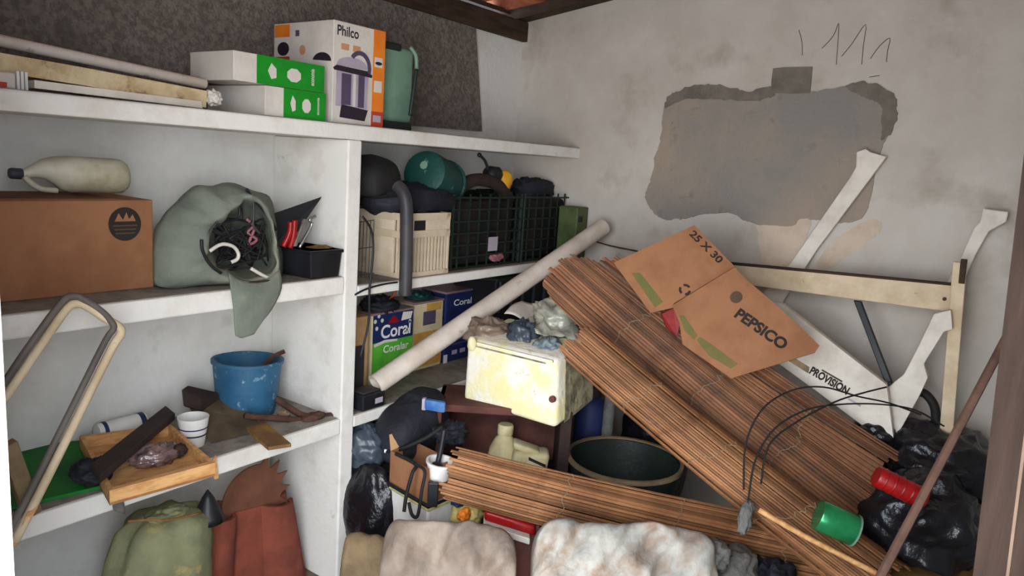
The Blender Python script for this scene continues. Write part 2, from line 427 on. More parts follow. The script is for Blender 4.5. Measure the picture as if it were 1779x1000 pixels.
sm_ = struct('wall_render', prism([at(821, 30, y=0)+V(0, 0, 0), at(833, 228, y=0), V(-2.95, 0, 1.639), V(-2.95, 0, 2.2), V(-.434, 0, 2.2)], (0, -.018, 0)), 'granite_render')
sm_.name = 'trim_1'
# roof: clay tiles on battens, a wall plate and rafters
roof = thing('ceiling', 'clay tile roof on dark timbers', None, (-1.5, -1.3, 2.4), kind='structure')
obj('beam', box(-2.95, -.0, -.035, -.003, 2.185, 2.285, .004), 'dark_timber', roof)
for x in (-.055, -.85, -1.65, -2.45):
    obj('rafter', prism([(x-.04, .1, zr(.1)-.04), (x-.04, -2.7, zr(-2.7)-.04), (x-.04, -2.7, zr(-2.7)+.02), (x-.04, .1, zr(.1)+.02)], (.09, 0, 0)), 'dark_timber', roof)
for k in range(8):
    y = .05-k*.36
    obj('batten', box(-3.0, .1, y-.025, y+.025, zr(y)-.002, zr(y)+.02), 'dark_timber', roof)
tp = []
for i in range(11):
    a = i/10
    tp.append((-.105+.21*a, .024*math.sin(2*math.pi*a)))
rows = [[V(a, yy, b-.155*yy) for a, b in tp] for yy in (-.21, .21)]
tm = _mesh('tile', *sheet(rows, .012), 'clay_tile', True)
for i in range(17):
    for k in range(8):
        o = bpy.data.objects.new('tile', tm); COL.objects.link(o); o.parent = roof
        y = .02-k*.36; x = .02-i*.195
        o.location = V(x, y, zr(y)+.048+random.uniform(-.004, .004))-ORG['ceiling']
        o.rotation_euler = (.035, random.uniform(-.02, .02), random.uniform(-.03, .03))

# ------------------------------------------------------------------ masonry shelving
ZT, ZM, ZMR, Z3, SF = 1.639, 1.099, 1.06, .562, -.42
sh = thing('shelving_unit', 'white plastered masonry shelves built along the back wall', 'shelves', (-1.5, -.21, ZF))
obj('top_shelf', box(-2.95, -.001, SF, 0, ZT-.052, ZT, .006), 'shelf_white', sh)
obj('shelf', box(-2.95, -1.585, SF, 0, ZM-.062, ZM, .006), 'shelf_white', sh)
obj('shelf', box(-1.521, -.001, SF, 0, ZMR-.04, ZMR, .006), 'shelf_white', sh)
obj('shelf', box(-2.95, -1.585, SF, 0, Z3-.06, Z3, .006), 'shelf_white', sh)
obj('shelf', box(-1.521, -.001, SF, 0, Z3-.05, Z3-.005, .006), 'shelf_white', sh)
obj('divider', box(-1.585, -1.521, SF, 0, ZF, ZT-.053, .006), 'shelf_white', sh)
for (x0, x1, z) in ((-2.94, -1.59, ZM), (-2.94, -1.59, Z3), (-1.52, -.005, ZMR), (-1.52, -.005, Z3-.005), (-2.94, -.005, ZT)):
    obj('dust_layer', box(x0, x1, SF+.012, -.002, z-.001, z+.0015), 'shelf_top_dust', sh)

# leaning plank door at the right edge
dx = -1.75
e0, e1 = at(1690, 1000, x=dx), at(1775, 300, x=dx)
sl = (e1-e0)/(e1.z-e0.z)
def ed(z, off): return e0+sl*(z-e0.z)+V(0, off, 0)
dr = thing('door_1', 'brown plank door standing at the right edge', None, (dx, -2.5, ZF), kind='structure')
for k, (a, b, m_, dd) in enumerate(((0, -.052, 'jamb_wood', .05), (-.052, -.057, 'jamb_light', .046), (-.057, -.11, 'jamb_wood', .05), (-.112, -.16, 'jamb_wood', .045))):
    obj('plank' if m_ != 'jamb_light' else 'batten_strip', hexa([ed(ZF, a), ed(ZF, b), ed(ZF, b)+V(dd, 0, 0), ed(ZF, a)+V(dd, 0, 0)], [ed(2.05, a), ed(2.05, b), ed(2.05, b)+V(dd, 0, 0), ed(2.05, a)+V(dd, 0, 0)]), m_, dr)

# ------------------------------------------------------------------ things on the top shelf
def axbox(name, label, cat, x0, x1, y0, y1, z0, z1, m_, bev=.003, group=None):
    t = thing(name, label, cat, ((x0+x1)/2, (y0+y1)/2, z0), group)
    obj('carton', box(x0, x1, y0, y1, z0, z1, bev), m_, t)
    return t
# pressure cooker carton
bx0, bx1, by0, by1, bz0, bz1 = -1.633, -1.392, -.385, -.06, ZT+.002, 1.982
c = axbox('cooker_carton', 'white and orange pressure cooker carton standing on the top shelf', 'box', bx0, bx1, by0, by1, bz0, bz1, 'box_white')
fo = (V(bx0, by0, bz0), X, Z, -Y); W_, H_ = bx1-bx0, bz1-bz0
ob_ = obj('orange_band', face_quad(*fo, W_*.76, W_, 0, H_), 'box_orange', c)
obj('red_band', face_quad(*fo, W_*.76, W_, 0, H_*.16, .0016), 'box_red', c)
for (z0, z1, m_) in ((.36, .48, 'box_white'), (.62, .72, 'box_white'), (.05, .12, 'print_lilac')):
    obj('picture_panel', face_quad(*fo, W_*.79, W_*.95, H_*z0, H_*z1, .002), m_, ob_)
obj('picture_panel', face_poly(*fo, circ(W_*.87, H_*.66, W_*.07, H_*.018), .0026), 'print_dark', ob_)
text_on('lettering', 'Philco', V(bx0+W_*.06, by0, bz0+H_*.86), X, Z, W_*.40, H_*.10, 'print_dark', c, .0015)
obj('printed_pot', face_poly(*fo, [(W_*.06, H_*.17), (W_*.66, H_*.17), (W_*.68, H_*.54), (W_*.06, H_*.54)], .0014), 'print_lilac', c)
obj('printed_panel', face_quad(*fo, W_*.16, W_*.34, H_*.19, H_*.5, .002), 'print_purple', c)
obj('printed_shine', face_quad(*fo, W_*.38, W_*.43, H_*.18, H_*.52, .002), 'box_white', c)
obj('printed_side', face_quad(*fo, W_*.48, W_*.6, H_*.18, H_*.52, .002), 'print_purple', c)
obj('printed_rim', face_poly(*fo, [(-.0, H_*.54), (W_*.02, H_*.52), (W_*.74, H_*.50), (W_*.75, H_*.525), (W_*.66, H_*.56), (W_*.06, H_*.57)], .0024), 'print_dark', c)
obj('printed_lid', face_poly(*fo, circ(W_*.36, H_*.57, W_*.3, H_*.1, 16, 0, math.pi)+[(W_*.06, H_*.57)], .002), 'print_lilac', c)
arc = circ(W_*.5, H_*.58, W_*.22, H_*.17, 16, -.3, math.pi*.85)
arc2 = [(W_*.5+(a-W_*.5)*.72, H_*.58+(b-H_*.58)*.74) for a, b in arc]
obj('printed_handle', face_poly(*fo, arc+arc2[::-1], .003), 'print_purple', c)
obj('printed_base', face_poly(*fo, [(W_*.14, H_*.06), (W_*.62, H_*.045), (W_*.68, H_*.16), (W_*.17, H_*.19)], .0024), 'print_dark', c)
for a in (.14, .36):
    obj('printed_badge', face_quad(*fo, W_*a, W_*(a+.14), H_*.73, H_*.79, .002), 'print_tan', c)
so_ = (V(bx0, by1, bz0), -Y, Z, -X); D_ = by1-by0
obj('side_print', face_quad(*so_, D_*.02, D_*.28, H_*.86, H_*.985), 'box_orange', c)
obj('side_print', face_poly(*so_, circ(D_*.17, H_*.74, D_*.1, H_*.07)), 'print_dark', c)
obj('side_print', face_quad(*so_, D_*.04, D_*.28, H_*.60, H_*.66), 'box_red', c)
obj('side_print', face_quad(*so_, D_*.38, D_*.44, H_*.86, H_*.92), 'print_purple', c)
obj('side_print', face_poly(*so_, circ(D_*.5, H_*.72, D_*.05, H_*.05)), 'print_tan', c)
obj('printed_lid_side', face_poly(*so_, circ(D_*.82, H_*.6, D_*.15, H_*.09, 14, 0, math.pi)), 'print_dark', c)
# two white cartons with green fronts
for nm, lab, x0, x1, z0, z1, gw, yb in (('lower', 'lower white carton with green printed front on the top shelf', -1.908, -1.668, ZT+.002, 1.733, .29, -.075), ('upper', 'upper white carton with green printed front lying on another', -2.020, -1.676, 1.735, 1.822, .235, -.16)):
    c = axbox('flat_carton', lab, 'box', x0, x1, -.392, yb, z0, z1, 'box_white', .002, 'white and green cartons')
    fo = (V(x0, -.392, z0), X, Z, -Y); W_, H_ = x1-x0, z1-z0
    gf_ = obj('green_front', face_quad(*fo, W_*gw, W_*1.0, 0, H_), 'box_green', c)
    g0 = W_*gw; gw_ = W_-g0
    obj('picture', face_poly(*fo, [(g0+gw_*.15, H_*.5), (g0+gw_*.2, H_*.78), (g0+gw_*.27, H_*.6), (g0+gw_*.27, H_*.28), (g0+gw_*.2, H_*.22)], .002), 'box_white', gf_)
    obj('picture', face_poly(*fo, circ(g0+gw_*.53, H_*.47, gw_*.11, H_*.26, 8, .39, 2*math.pi+.39), .002), 'box_white', gf_)
    text_on('lettering', 'economia', V(x0+g0+gw_*.84, -.392, z0+H_*.2), Z, -X, H_*.62, gw_*.06, 'box_white', gf_, .0016)
# green case
c = thing('green_case', 'dull green plastic case with dark handle beside the cooker carton', 'case', (-1.28, -.3, ZT))
a, b = at(667, 66, y=-.33).x, at(722, 80, y=-.33).x
obj('body', box(a, b, -.33, -.12, ZT+.03, 1.955, .02, 3), 'glass_green', c, 30)
obj('foot', box(a-.002, b-.004, -.332, -.12, ZT+.002, ZT+.032, .004), 'dark_green_edge', c)
obj('top_edge', box(a+.005, a+.09, -.338, -.3, 1.935, 1.962, .006), 'dark_green_edge', c)
obj('handle', tube([(b-.035, -.335, 1.96), (b-.012, -.345, 1.93), (b-.008, -.348, 1.88)], .008, 8), 'glass_green', c, True)
obj('grip', tube([(b-.008, -.348, 1.88), (b-.022, -.348, 1.78), (b-.03, -.345, 1.70)], .008, 8), 'dark_green_edge', c, True)
# long pipe and weathered board
obj('plastic_pipe', tube([at(-40, 62, y=-.25), at(356, 146, y=-.25)], .0155, 14, 1), 'pvc', None, 40, 'thin white plastic pipe lying on the top shelf above weathered board', 'pipe')
bo = thing('weathered_board', 'cream weathered board with brown stains along the top shelf', 'board', (-2.3, -.33, ZT))
obj('face', prism([at(-30, 86, y=-.36), at(150, 118, y=-.36), at(360, 158, y=-.36), at(358, 187, y=-.36), at(150, 149, y=-.36), at(-30, 120, y=-.36)], (0, .05, 0)), 'old_cream', bo)
obj('under_strip', prism([at(60, 139, y=-.37), at(350, 176, y=-.37), at(352, 188, y=-.37), at(60, 153, y=-.37)], (0, .05, 0)), 'white_paint', bo)
obj('torn_end', blob(at(371, 170, y=-.36), (.02, .025, .022), 3, .01, 2), 'box_white', bo, True)
pk = thing('flat_packet', 'red and white packet under the left end of weathered board', 'packet', (-2.55, -.3, ZT))
a = at(52, 152, y=-.38)
obj('wrapper', box(-2.78, a.x-.03, -.38, -.2, ZT+.002, ZT+.04, .004), 'box_white', pk)
obj('red_stripe', box(-2.78, a.x-.05, -.3825, -.3795, ZT+.004, ZT+.016), 'box_red', pk)
obj('comb_end', join(*[box(a.x-.028+i*.009, a.x-.022+i*.009, -.381, -.33, ZT+.002, ZT+.045) for i in range(3)]), 'white_plastic', pk)
obj('metal_rule', bar(at(62, 146, y=-.3), at(150, 162, y=-.3), (0, .02, 0), (0, 0, .008)), 'dark_green_edge', None, False, 'dark green strip under the weathered board on top shelf', 'strip')

# ------------------------------------------------------------------ left bay, middle shelf
p0 = at(268, 500, z=ZM)
y8 = p0.y
zt8 = at(268, 347, y=y8).z
c = thing('cardboard_box', 'large brown cardboard box with round black stamp', 'box', (-2.45, y8/2, ZM))
obj('carton', box(-2.9, p0.x, y8, -.02, ZM+.002, zt8, .004), 'cardboard', c)
obj('top_flap', hexa([(-2.9, y8-.004, zt8), (-2.3, y8-.004, zt8), (-2.3, -.04, zt8), (-2.9, -.04, zt8)], [(-2.9, y8-.004, zt8+.006), (-2.32, y8-.004, zt8+.004), (-2.32, -.04, zt8+.006), (-2.9, -.04, zt8+.008)]), 'cardboard_edge', c)
cc = at(217, 389, y=y8); q = (V(cc.x, y8, cc.z), X, Z, -Y)
st_ = obj('round_stamp', face_poly(*q, circ(0, 0, .047, .049, 32), .0012), 'ink', c)
obj('stamp_mark', face_poly(*q, [(-.03, .008), (-.018, .032), (-.006, .012), (.004, .034), (.012, .014), (.022, .028), (.031, .008)], .002), 'cardboard', st_)
for k in (-.004, -.015, -.026):
    obj('stamp_mark', face_quad(*q, -.036+abs(k)*.3, .036-abs(k)*.3, k-.0025, k+.0015, .002), 'ink_soft', st_)
# lying jug
yj = y8+.11
c = thing('plastic_jug', 'dirty white plastic jug lying on the cardboard box', 'jug', tuple(at(120, 338, y=yj)))
def jring(px, top, bot, n=20):
    a, b = at(px, top, y=yj), at(px, bot, y=yj); m_ = (a+b)/2; r_ = (a-b).length/2
    return [V(m_.x, yj, m_.z)+V(0, 1, 0)*(r_*math.cos(2*math.pi*i/n))+V(0, 0, 1)*(r_*math.sin(2*math.pi*i/n)) for i in range(n)]
obj('body', loft([jring(*a) for a in ((38, 294, 310), (50, 289, 308), (62, 282, 308), (76, 275, 310), (90, 272, 318), (104, 271, 330), (120, 271, 334), (160, 273, 335), (196, 275, 336), (208, 277, 335), (215, 282, 330), (219, 290, 322))]), 'jug_plastic', c, 50)
obj('handle', tube([at(42, 306, y=yj-.01), at(54, 318, y=yj-.01), at(72, 328, y=yj-.01), at(100, 331, y=yj-.01)], .008, 8), 'jug_plastic', c, True)
obj('cap', lathe([(.014, 0), (.015, .002), (.015, .026), (.013, .03)], at(38, 302, y=yj), (-1, 0, 0.05), 16), 'cap_grey', c, 40)
# green sack with cables
sc_ = at(366, 425, t=2.36); sc_.y = -.23
def sag(p, d): return p
sk = thing('woven_sack', 'grey green sack with open mouth full of old cables', 'sack', (sc_.x, sc_.y, ZM))
bul = [(272, 500), (270, 455), (274, 400), (300, 358), (338, 330), (378, 320), (430, 327), (468, 345), (482, 400), (488, 460), (470, 496), (400, 502), (330, 506)]
mth = [(366, 462), (356, 436), (360, 404), (374, 384), (396, 366), (418, 350), (432, 340), (456, 352), (474, 392), (480, 436), (484, 470), (450, 488), (400, 482)]
def rg_(pts, y, k=1.0, cx=None):
    P_ = [at(a, b, y=y) for a, b in pts]; m_ = sum(P_, V(0, 0, 0))/len(P_)
    return smooth([m_+(q-m_)*k for q in P_], 5, True)
rr_ = [rg_(bul, -.05, .45), rg_(bul, -.07, .8), rg_(bul, -.15, 1.0), rg_(bul, -.26, 1.02), rg_(bul, -.33, .97)]
rr_ += [[a.lerp(b, .6) for a, b in zip(rg_(bul, -.36, .95), rg_(mth, -.385))], rg_(mth, -.405, 1.02), rg_(mth, -.40, .95), rg_(mth, -.36, .9), rg_(mth, -.27, .8), rg_(mth, -.2, .4)]
for i_, r_ in enumerate(rr_):
    for j_, q in enumerate(r_):
        q += V(noise.noise(V(j_*.23, i_*.8, 1))*.012, noise.noise(V(j_*.31, i_*.7, 4))*.016, noise.noise(V(j_*.27, i_*.6, 7))*.012)
        if q.z < ZM+.004 and q.y > -.42: q.z = ZM+.004
obj('body', loft(rr_), 'sack_green', sk, True)
g = [[at(a, b, y=yy) for a, b, yy in r] for r in (
    ((396, 474, -.405), (420, 486, -.41), (455, 488, -.41), (486, 468, -.405)),
    ((400, 500, -.425), (425, 512, -.44), (460, 515, -.44), (488, 500, -.43)),
    ((405, 535, -.43), (425, 540, -.435), (450, 545, -.435), (472, 535, -.43)),
    ((407, 565, -.428), (422, 568, -.43), (440, 568, -.43), (456, 556, -.428)),
    ((409, 583, -.428), (418, 587, -.43), (428, 584, -.43), (440, 580, -.428)))]
g = [smooth(r, 4) for r in g]; g = list(map(list, zip(*[smooth(r, 3) for r in zip(*g)])))
obj('hanging_flap', sheet(g, .004), 'sack_green', sk, True)
def cord(lab, pix, r, m_, y=-.34, t=None, k=5):
    return obj('cable', tube([at(a, b, y=y) if t is None else at(a, b, t=t) for a, b in pix], r, 7, k), m_, None, True, lab, 'cable', 'cables in the sack')
cord('thick white cable loop in the mouth of the green sack', [(364, 436), (385, 424), (405, 428), (414, 440), (412, 450), (402, 455)], .006, 'white_cord', -.385)
cord('short white cable end lowest in the sack mouth', [(436, 466), (455, 477), (470, 484)], .006, 'white_cord', -.40)
cord('black cable hooked over upper rim of the sack mouth', [(428, 328), (440, 345), (455, 362), (470, 382), (480, 400)], .005, 'black_plastic', -.37)
cord('thin black cable curling inside top of the sack', [(408, 345), (416, 362), (414, 378), (400, 384), (382, 386), (378, 392)], .004, 'black_plastic', -.35)
cord('black cable hanging over lower left lip of the sack', [(350, 416), (352, 436), (366, 460), (384, 474)], .005, 'black_plastic', -.41)
cord('pink cable tangled in the middle of the sack', [(428, 380), (440, 392), (430, 404), (446, 416), (432, 424), (442, 398)], .005, 'pink_cord', -.35)
cord('dark cable bundle deep in the sack mouth', [(366, 398), (390, 408), (420, 402), (445, 412), (460, 430), (450, 448), (425, 440), (440, 420)], .007, 'black_rubber', -.345)
cord('grey cable rising in the sack beside pink one', [(440, 350), (441, 372), (440, 392), (452, 405)], .004, 'grey_pvc', -.355)
cord('brown cable along bottom lip of the sack', [(400, 494), (440, 490), (482, 486)], .004, 'dark_brown', -.415)
rt_ = random.Random(5)
tg = []
for i_ in range(14):
    tg.append(tube([at(rt_.uniform(372, 466), rt_.uniform(380, 465), y=rt_.uniform(-.37, -.28)) for _ in range(5)], rt_.uniform(.002, .0045), 6, 5))
obj('wire_tangle', join(*tg), 'black_rubber', None, True, 'tangle of thin black wires filling the sack mouth', 'wires', None, 'stuff')
# black toolbox
tb = thing('toolbox', 'small black toolbox with its lid propped open', 'toolbox', (-1.68, -.3, ZM))
A, B = at(540, 486, z=ZM+.002), at(598, 480, z=ZM+.002)
yf = -.405; xl = at(483, 470, y=yf+.16).x
xr = -1.588
zt_ = at(540, 436, y=yf).z
xn = at(541, 470, y=yf).x
# left side face runs back from the near corner
obj('tray', join(hexa([(xn, yf, ZM+.003), (xr-.012, yf, ZM+.003), (xr-.012, yf+.2, ZM+.003), (xn-.02, yf+.2, ZM+.003)], [(xn-.01, yf-.006, zt_), (xr-.003, yf-.006, zt_), (xr-.003, yf+.2, zt_), (xn-.03, yf+.2, zt_)], .004)), 'black_plastic', tb)
obj('tray_rim', box(xn-.015, xr-.001, yf-.012, yf+.205, zt_-.012, zt_, .003), 'black_plastic', tb)
obj('lid', hexa([at(478, 430, y=-.2), at(500, 432, y=-.2), at(512, 400, y=-.25), at(478, 378, y=-.2)], [at(476, 425, y=-.30), at(498, 430, y=-.32), at(561, 340, y=-.33), at(476, 370, y=-.30)], .003), 'black_plastic', tb)
obj('pliers', join(tube([at(505, 385, y=-.36), at(503, 405, y=-.36), at(492, 428, y=-.35)], .010, 8), tube([at(512, 382, y=-.36), at(510, 408, y=-.36), at(504, 430, y=-.35)], .010, 8)), 'red_plastic', None, True, 'red handled pliers standing in the open toolbox', 'pliers')
obj('spanner', join(bar(at(527, 388, y=-.37), at(512, 428, y=-.37), (.007, 0, 0), (0, .004, 0), .002), lathe([(.012, 0), (.012, .006)], at(528, 386, y=-.37), (0, -1, 0), 10)), 'steel', None, False, 'steel spanner leaning in the open toolbox', 'spanner')
obj('wrench', tube([at(548, 375, y=-.35), at(538, 382, y=-.35), at(541, 392, y=-.35), at(520, 430, y=-.35)], .006, 8), 'steel', None, True, 'bent steel hook above the toolbox tray', 'tool')
obj('rag', blob(at(555, 434, y=-.34), (.06, .05, .014), 5, .01, 3, 2), 'brown_wood', None, True, 'brown rag on top of the toolbox tray', 'rag')

# ------------------------------------------------------------------ left bay, lower shelf
ZS = Z3+.0016
bc = at(428, 716, z=ZS)
t_ = (bc-CAM).dot(fw)
bk = thing('paint_bucket', 'blue plastic bucket with paint splashes on lower shelf', 'bucket', tuple(bc))
rb, rtp, hb = 46*t_/FPX, 58*t_/FPX, .205
obj('body', lathe([(rb*.2, 0), (rb, 0), (rb+.006, .02), (rtp-.004, hb-.03), (rtp-.004, hb), (rtp-.009, hb), (rtp-.012, hb-.03), (rb-.004, .012), (rb*.2, .01)], bc, (.04, .02, 1), 36, True, True), 'bucket_blue', bk, 35)
obj('rim', lathe([(rtp-.004, hb-.012), (rtp+.004, hb-.011), (rtp+.004, hb), (rtp-.004, hb+.001)], bc, (.04, .02, 1), 36, False, False), 'bucket_blue', bk, 35)
obj('stick', tube([at(440, 690, t=t_), at(462, 630, t=t_), at(494, 610, t=t_)], .009, 6, 3), 'rust', None, False, 'rusty stick sticking out of the blue bucket', 'stick')
# green mat
obj('green_mat', prism([at(-10, 778, z=ZS+.012), at(170, 762, z=ZS+.012), at(215, 818, z=ZS+.012), at(180, 842, z=ZS+.012), at(70, 868, z=ZS+.012), at(-10, 885, z=ZS+.012)], (0, 0, -.010)), 'sheet_green', None, False, 'flat bright green sheet lying on the lower left shelf', 'sheet')
# wooden tray
zt4 = ZS+.055
rim4 = [at(190, 852, z=zt4), at(374, 803, z=zt4), at(296, 736, z=zt4), at(138, 757, z=zt4)]
base4 = [V(p.x, p.y, ZS+.013) for p in rim4]
cen = sum(rim4, V(0, 0, 0))/4
tr = thing('wooden_tray', 'shallow pale wooden tray holding a bag of screws', 'tray', (cen.x, cen.y, ZS+.013))
obj('bottom', hexa([p for p in base4], [p+V(0, 0, .008) for p in base4]), 'pine', tr)
for i in range(4):
    a, b = rim4[i], rim4[(i+1) % 4]; al, bl = base4[i], base4[(i+1) % 4]
    ia, ib = a+(cen-a).normalized()*.022, b+(cen-b).normalized()*.022
    il, jl = V(ia.x, ia.y, al.z), V(ib.x, ib.y, bl.z)
    obj('side', hexa([al, bl, jl, il], [a, b, ib, ia]), 'pine', tr)
obj('screw_bag', blob(at(272, 790, z=ZS+.045), (.075, .05, .028), 8, .012, 3, 2, ridge=.016, rf=5), 'clear_wrap', None, True, 'crinkled clear bag of screws in the wooden tray', 'bag')
obj('knob', blob(at(312, 782, z=ZS+.05), (.022, .02, .02), 2, .006, 3, 2), 'dark_brown', None, True, 'small brown lump beside the screw bag', 'lump')
# dark bar across
obj('dark_bar', bar(at(166, 822, z=ZS+.085), at(296, 716, z=ZS+.085), (at(245, 775, z=ZS+.085)-at(225, 755, z=ZS+.085))*.42, (0, 0, .012), .004), 'dark_brown', None, False, 'long black wooden bar lying across the tray', 'bar')
obj('glove', blob(at(160, 818, z=ZS+.05), (.05, .05, .032), 6, .014, 2.5, 2.2, ridge=.012), 'black_fabric', None, True, 'dark grey rag under the left end of black bar', 'rag')
# cups
def cup(lab, base, axis, r0_, r1_, h, m_, bands):
    c = thing('cup', lab, 'cup', tuple(base), 'white and navy cups')
    obj('body', lathe([(r0_*.3, 0), (r0_, 0), (r1_, h), (r1_-.003, h), (r0_-.004, .006), (r0_*.3, .005)], base, axis, 28), m_, c, 35)
    for z0, z1 in bands:
        ra, rb_ = r0_+(r1_-r0_)*z0, r0_+(r1_-r0_)*z1
        obj('band', lathe([(ra+.0004, z0*h), (ra+.0016, z0*h), (rb_+.0016, z1*h), (rb_+.0004, z1*h)], base, axis, 28, False, False), 'navy', c, 35)
    return c
b_ = at(336, 772, z=ZS); tt = (b_-CAM).dot(fw)
cup('upright white cup with navy stripes beside the wooden tray', b_, (0, 0, 1), 18*tt/FPX, 26*tt/FPX, .098, 'white_plastic', ((.38, .43), (.62, .66)))
b_ = at(168, 735, y=-.07); b_.z = ZS+.038; cup('white cup with navy stripe lying behind the tray', b_, (1, -.05, .0), .03, .036, .15, 'white_plastic', ((.86, .97), (.1, .18)))
# khaki cloth and dark knob
kc = thing('khaki_board', 'folded khaki cardboard scrap leaning behind the blue bucket', 'cardboard', tuple(at(400, 770, z=ZS)))
obj('panel', hexa([at(366, 770, z=ZS+.003), at(462, 746, z=ZS+.003), at(452, 738, z=ZS+.003), at(360, 755, z=ZS+.003)], [at(326, 702, y=-.12), at(398, 682, y=-.10), at(392, 678, y=-.09), at(324, 696, y=-.11)]), 'khaki_dark', kc)
obj('back_panel', prism([at(338, 708, y=-.115), at(350, 688, y=-.11), at(396, 681, y=-.10), at(452, 736, y=-.12), at(380, 750, y=-.13)], (.0, .006, 0)), 'khaki_dark', kc)
obj('folded_end', hexa([at(318, 706, y=-.15), at(352, 716, y=-.17), at(372, 712, y=-.12), at(330, 700, y=-.10)], [at(314, 676, y=-.15), at(348, 690, y=-.16), at(396, 684, y=-.11), at(326, 668, y=-.12)], .006), 'dark_brown', kc)
obj('wood_strip', prism([at(396, 716, z=ZS+.014), at(424, 702, z=ZS+.014), at(506, 770, z=ZS+.014), at(466, 776, z=ZS+.014)], (0, 0, -.012)), 'brown_wood', None, False, 'stained brown wood strip hanging over the shelf edge', 'strip')
pl = thing('rusty_pliers', 'rusty long handled pliers beside the blue bucket', 'pliers', tuple(at(540, 730, z=ZS)))
obj('handle', tube([at(474, 688, y=-.2), at(500, 706, y=-.26), at(530, 722, y=-.31), at(570, 722, y=-.36), at(610, 717, y=-.40)], .0125, 7), 'rust', pl, True)
obj('handle', tube([at(425, 722, y=-.27), at(480, 726, y=-.3), at(540, 730, y=-.34), at(580, 728, y=-.37)], .0115, 7), 'rust', pl, True)
obj('jaw', blob(at(545, 724, y=-.35), (.05, .026, .018), 2, .006, 2, 2), 'rust', pl, True)
obj('leaf', blob(at(493, 722, y=-.28), (.022, .02, .02), 12, .008, 3, 2), 'khaki', None, True, 'small crumpled khaki scrap beside the rusty pliers', 'scrap')
obj('rag_strip', sheet(quadgrid(at(193, 850, y=-.425), at(214, 846, y=-.425), at(216, 892, y=-.428), at(197, 886, y=-.428), 4, 6, lambda a, b: (0, .004*math.sin(9*b+4*a), 0)), .003), 'cloth_grey', None, True, 'small grey rag hanging from the lower shelf edge', 'rag')
obj('splinter', prism([at(362, 806, y=-.426), at(374, 790, y=-.426), at(379, 830, y=-.426), at(372, 832, y=-.426)], (0, -.004, 0)), 'pine', None, False, 'pale wood splinter hanging at the tray corner', 'splinter')

# ------------------------------------------------------------------ bent tube frame in front of the shelves
fr = thing('bent_tubing', 'bent metal tubing leaning in front of the left shelves', 'tubing', tuple(at(30, 945, y=-.6)))
cpix = [(22, 935, -.60), (70, 842, -.59), (140, 702, -.58), (192, 598, -.57), (207, 575, -.57), (203, 562, -.565), (180, 548, -.56), (150, 528, -.555), (132, 522, -.55), (112, 532, -.55), (70, 592, -.55), (15, 672, -.55), (-30, 738, -.55)]
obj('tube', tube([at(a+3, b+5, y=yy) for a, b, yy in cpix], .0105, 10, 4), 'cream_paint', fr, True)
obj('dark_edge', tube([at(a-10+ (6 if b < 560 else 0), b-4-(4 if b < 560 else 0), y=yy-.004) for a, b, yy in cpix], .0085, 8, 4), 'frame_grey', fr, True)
obj('broken_end', hexa([at(22, 946, y=-.605), at(28, 948, y=-.605), at(34, 940, y=-.59), at(26, 930, y=-.59)], [at(48, 890, y=-.605), at(66, 880, y=-.605), at(68, 874, y=-.59), at(50, 882, y=-.59)]), 'pine', fr)
obj('wood_post', bar(at(12, 770, y=-.52), at(56, 892, y=-.56), (.018, .0, .006), (0, .015, 0), .003), 'khaki', None, False, 'grey wooden stick slanting at the far left behind tube frame', 'stick')

# ------------------------------------------------------------------ left bay, under the lower shelf
yb = -.36
def oring(px0, px1, py, y, k, n=40, seed=0):
    a, b = at(px0, py, y=y), at(px1, py, y=y); m_ = (a+b)/2; r_ = (b-a).length/2
    return [V(m_.x, y, m_.z)+V(math.cos(2*math.pi*i/n)*r_*(1+k*math.sin(7*2*math.pi*i/n+seed)), math.sin(2*math.pi*i/n)*min(r_, .14)*.8*(1+k*math.cos(6*2*math.pi*i/n+seed)), 0) for i in range(n)]
osk = thing('olive_sack', 'olive green bundled sack under the lower left shelf', 'sack', tuple(at(270, 1100, y=yb)))
rg = [oring(180, 352, 1130, yb, .05), oring(186, 354, 1000, yb, .07), oring(200, 356, 945, yb, .09), oring(216, 352, 905, yb, .1, seed=.3), oring(235, 335, 892, yb, .16, seed=.5), oring(262, 318, 884, yb, .1, seed=.6)]
for r in rg[0]: r.z = ZF+.002
obj('body', loft(rg), 'olive_sack', osk, True)
obj('tied_top', blob(at(290, 890, y=yb-.02), (.065, .045, .014), 4, .01, 1.8, 2, ridge=.01, rf=2), 'olive_sack', osk, True)
obj('string', tube([at(222, 905, y=yb-.11), at(265, 902, y=yb-.13), at(292, 903, y=yb-.135), at(350, 890, y=yb-.1)], .004, 6, 4), 'brown_wood', osk, True)
# clay tiles standing on end
def wtile(lab, pxs, ytop, y, seed):
    p0_, p1_ = at(pxs[0], ytop[0], y=y), at(pxs[1], ytop[1], y=y)
    q0, q1 = at(pxs[2], 1000, y=y), at(pxs[3], 1000, y=y)
    f0 = q0+(q0-p0_)*((q0.z-ZF)/(p0_.z-q0.z)); f1 = q1+(q1-p1_)*((q1.z-ZF)/(p1_.z-q1.z)); f0.z = f1.z = ZF+.003
    prof = lambda a: (0, -.035*max(0, math.sin(a*math.pi*3.0+.3))**.6 if math.sin(a*math.pi*3.0+.3) > 0 else .012, 0)
    rows = quadgrid(f0, f1, p1_, p0_, 36, 5, lambda a, b: prof(a))
    return obj('roof_tile', sheet(rows, .012), 'terracotta', None, 35, lab, 'tile', 'spare roof tiles')
wtile('front terracotta roof tile standing under the lower shelf', (362, 512, 350, 535), (905, 866), -.30, 1)
wtile('rear terracotta roof tile standing behind another', (372, 500, 372, 520), (868, 852), -.235, 2)
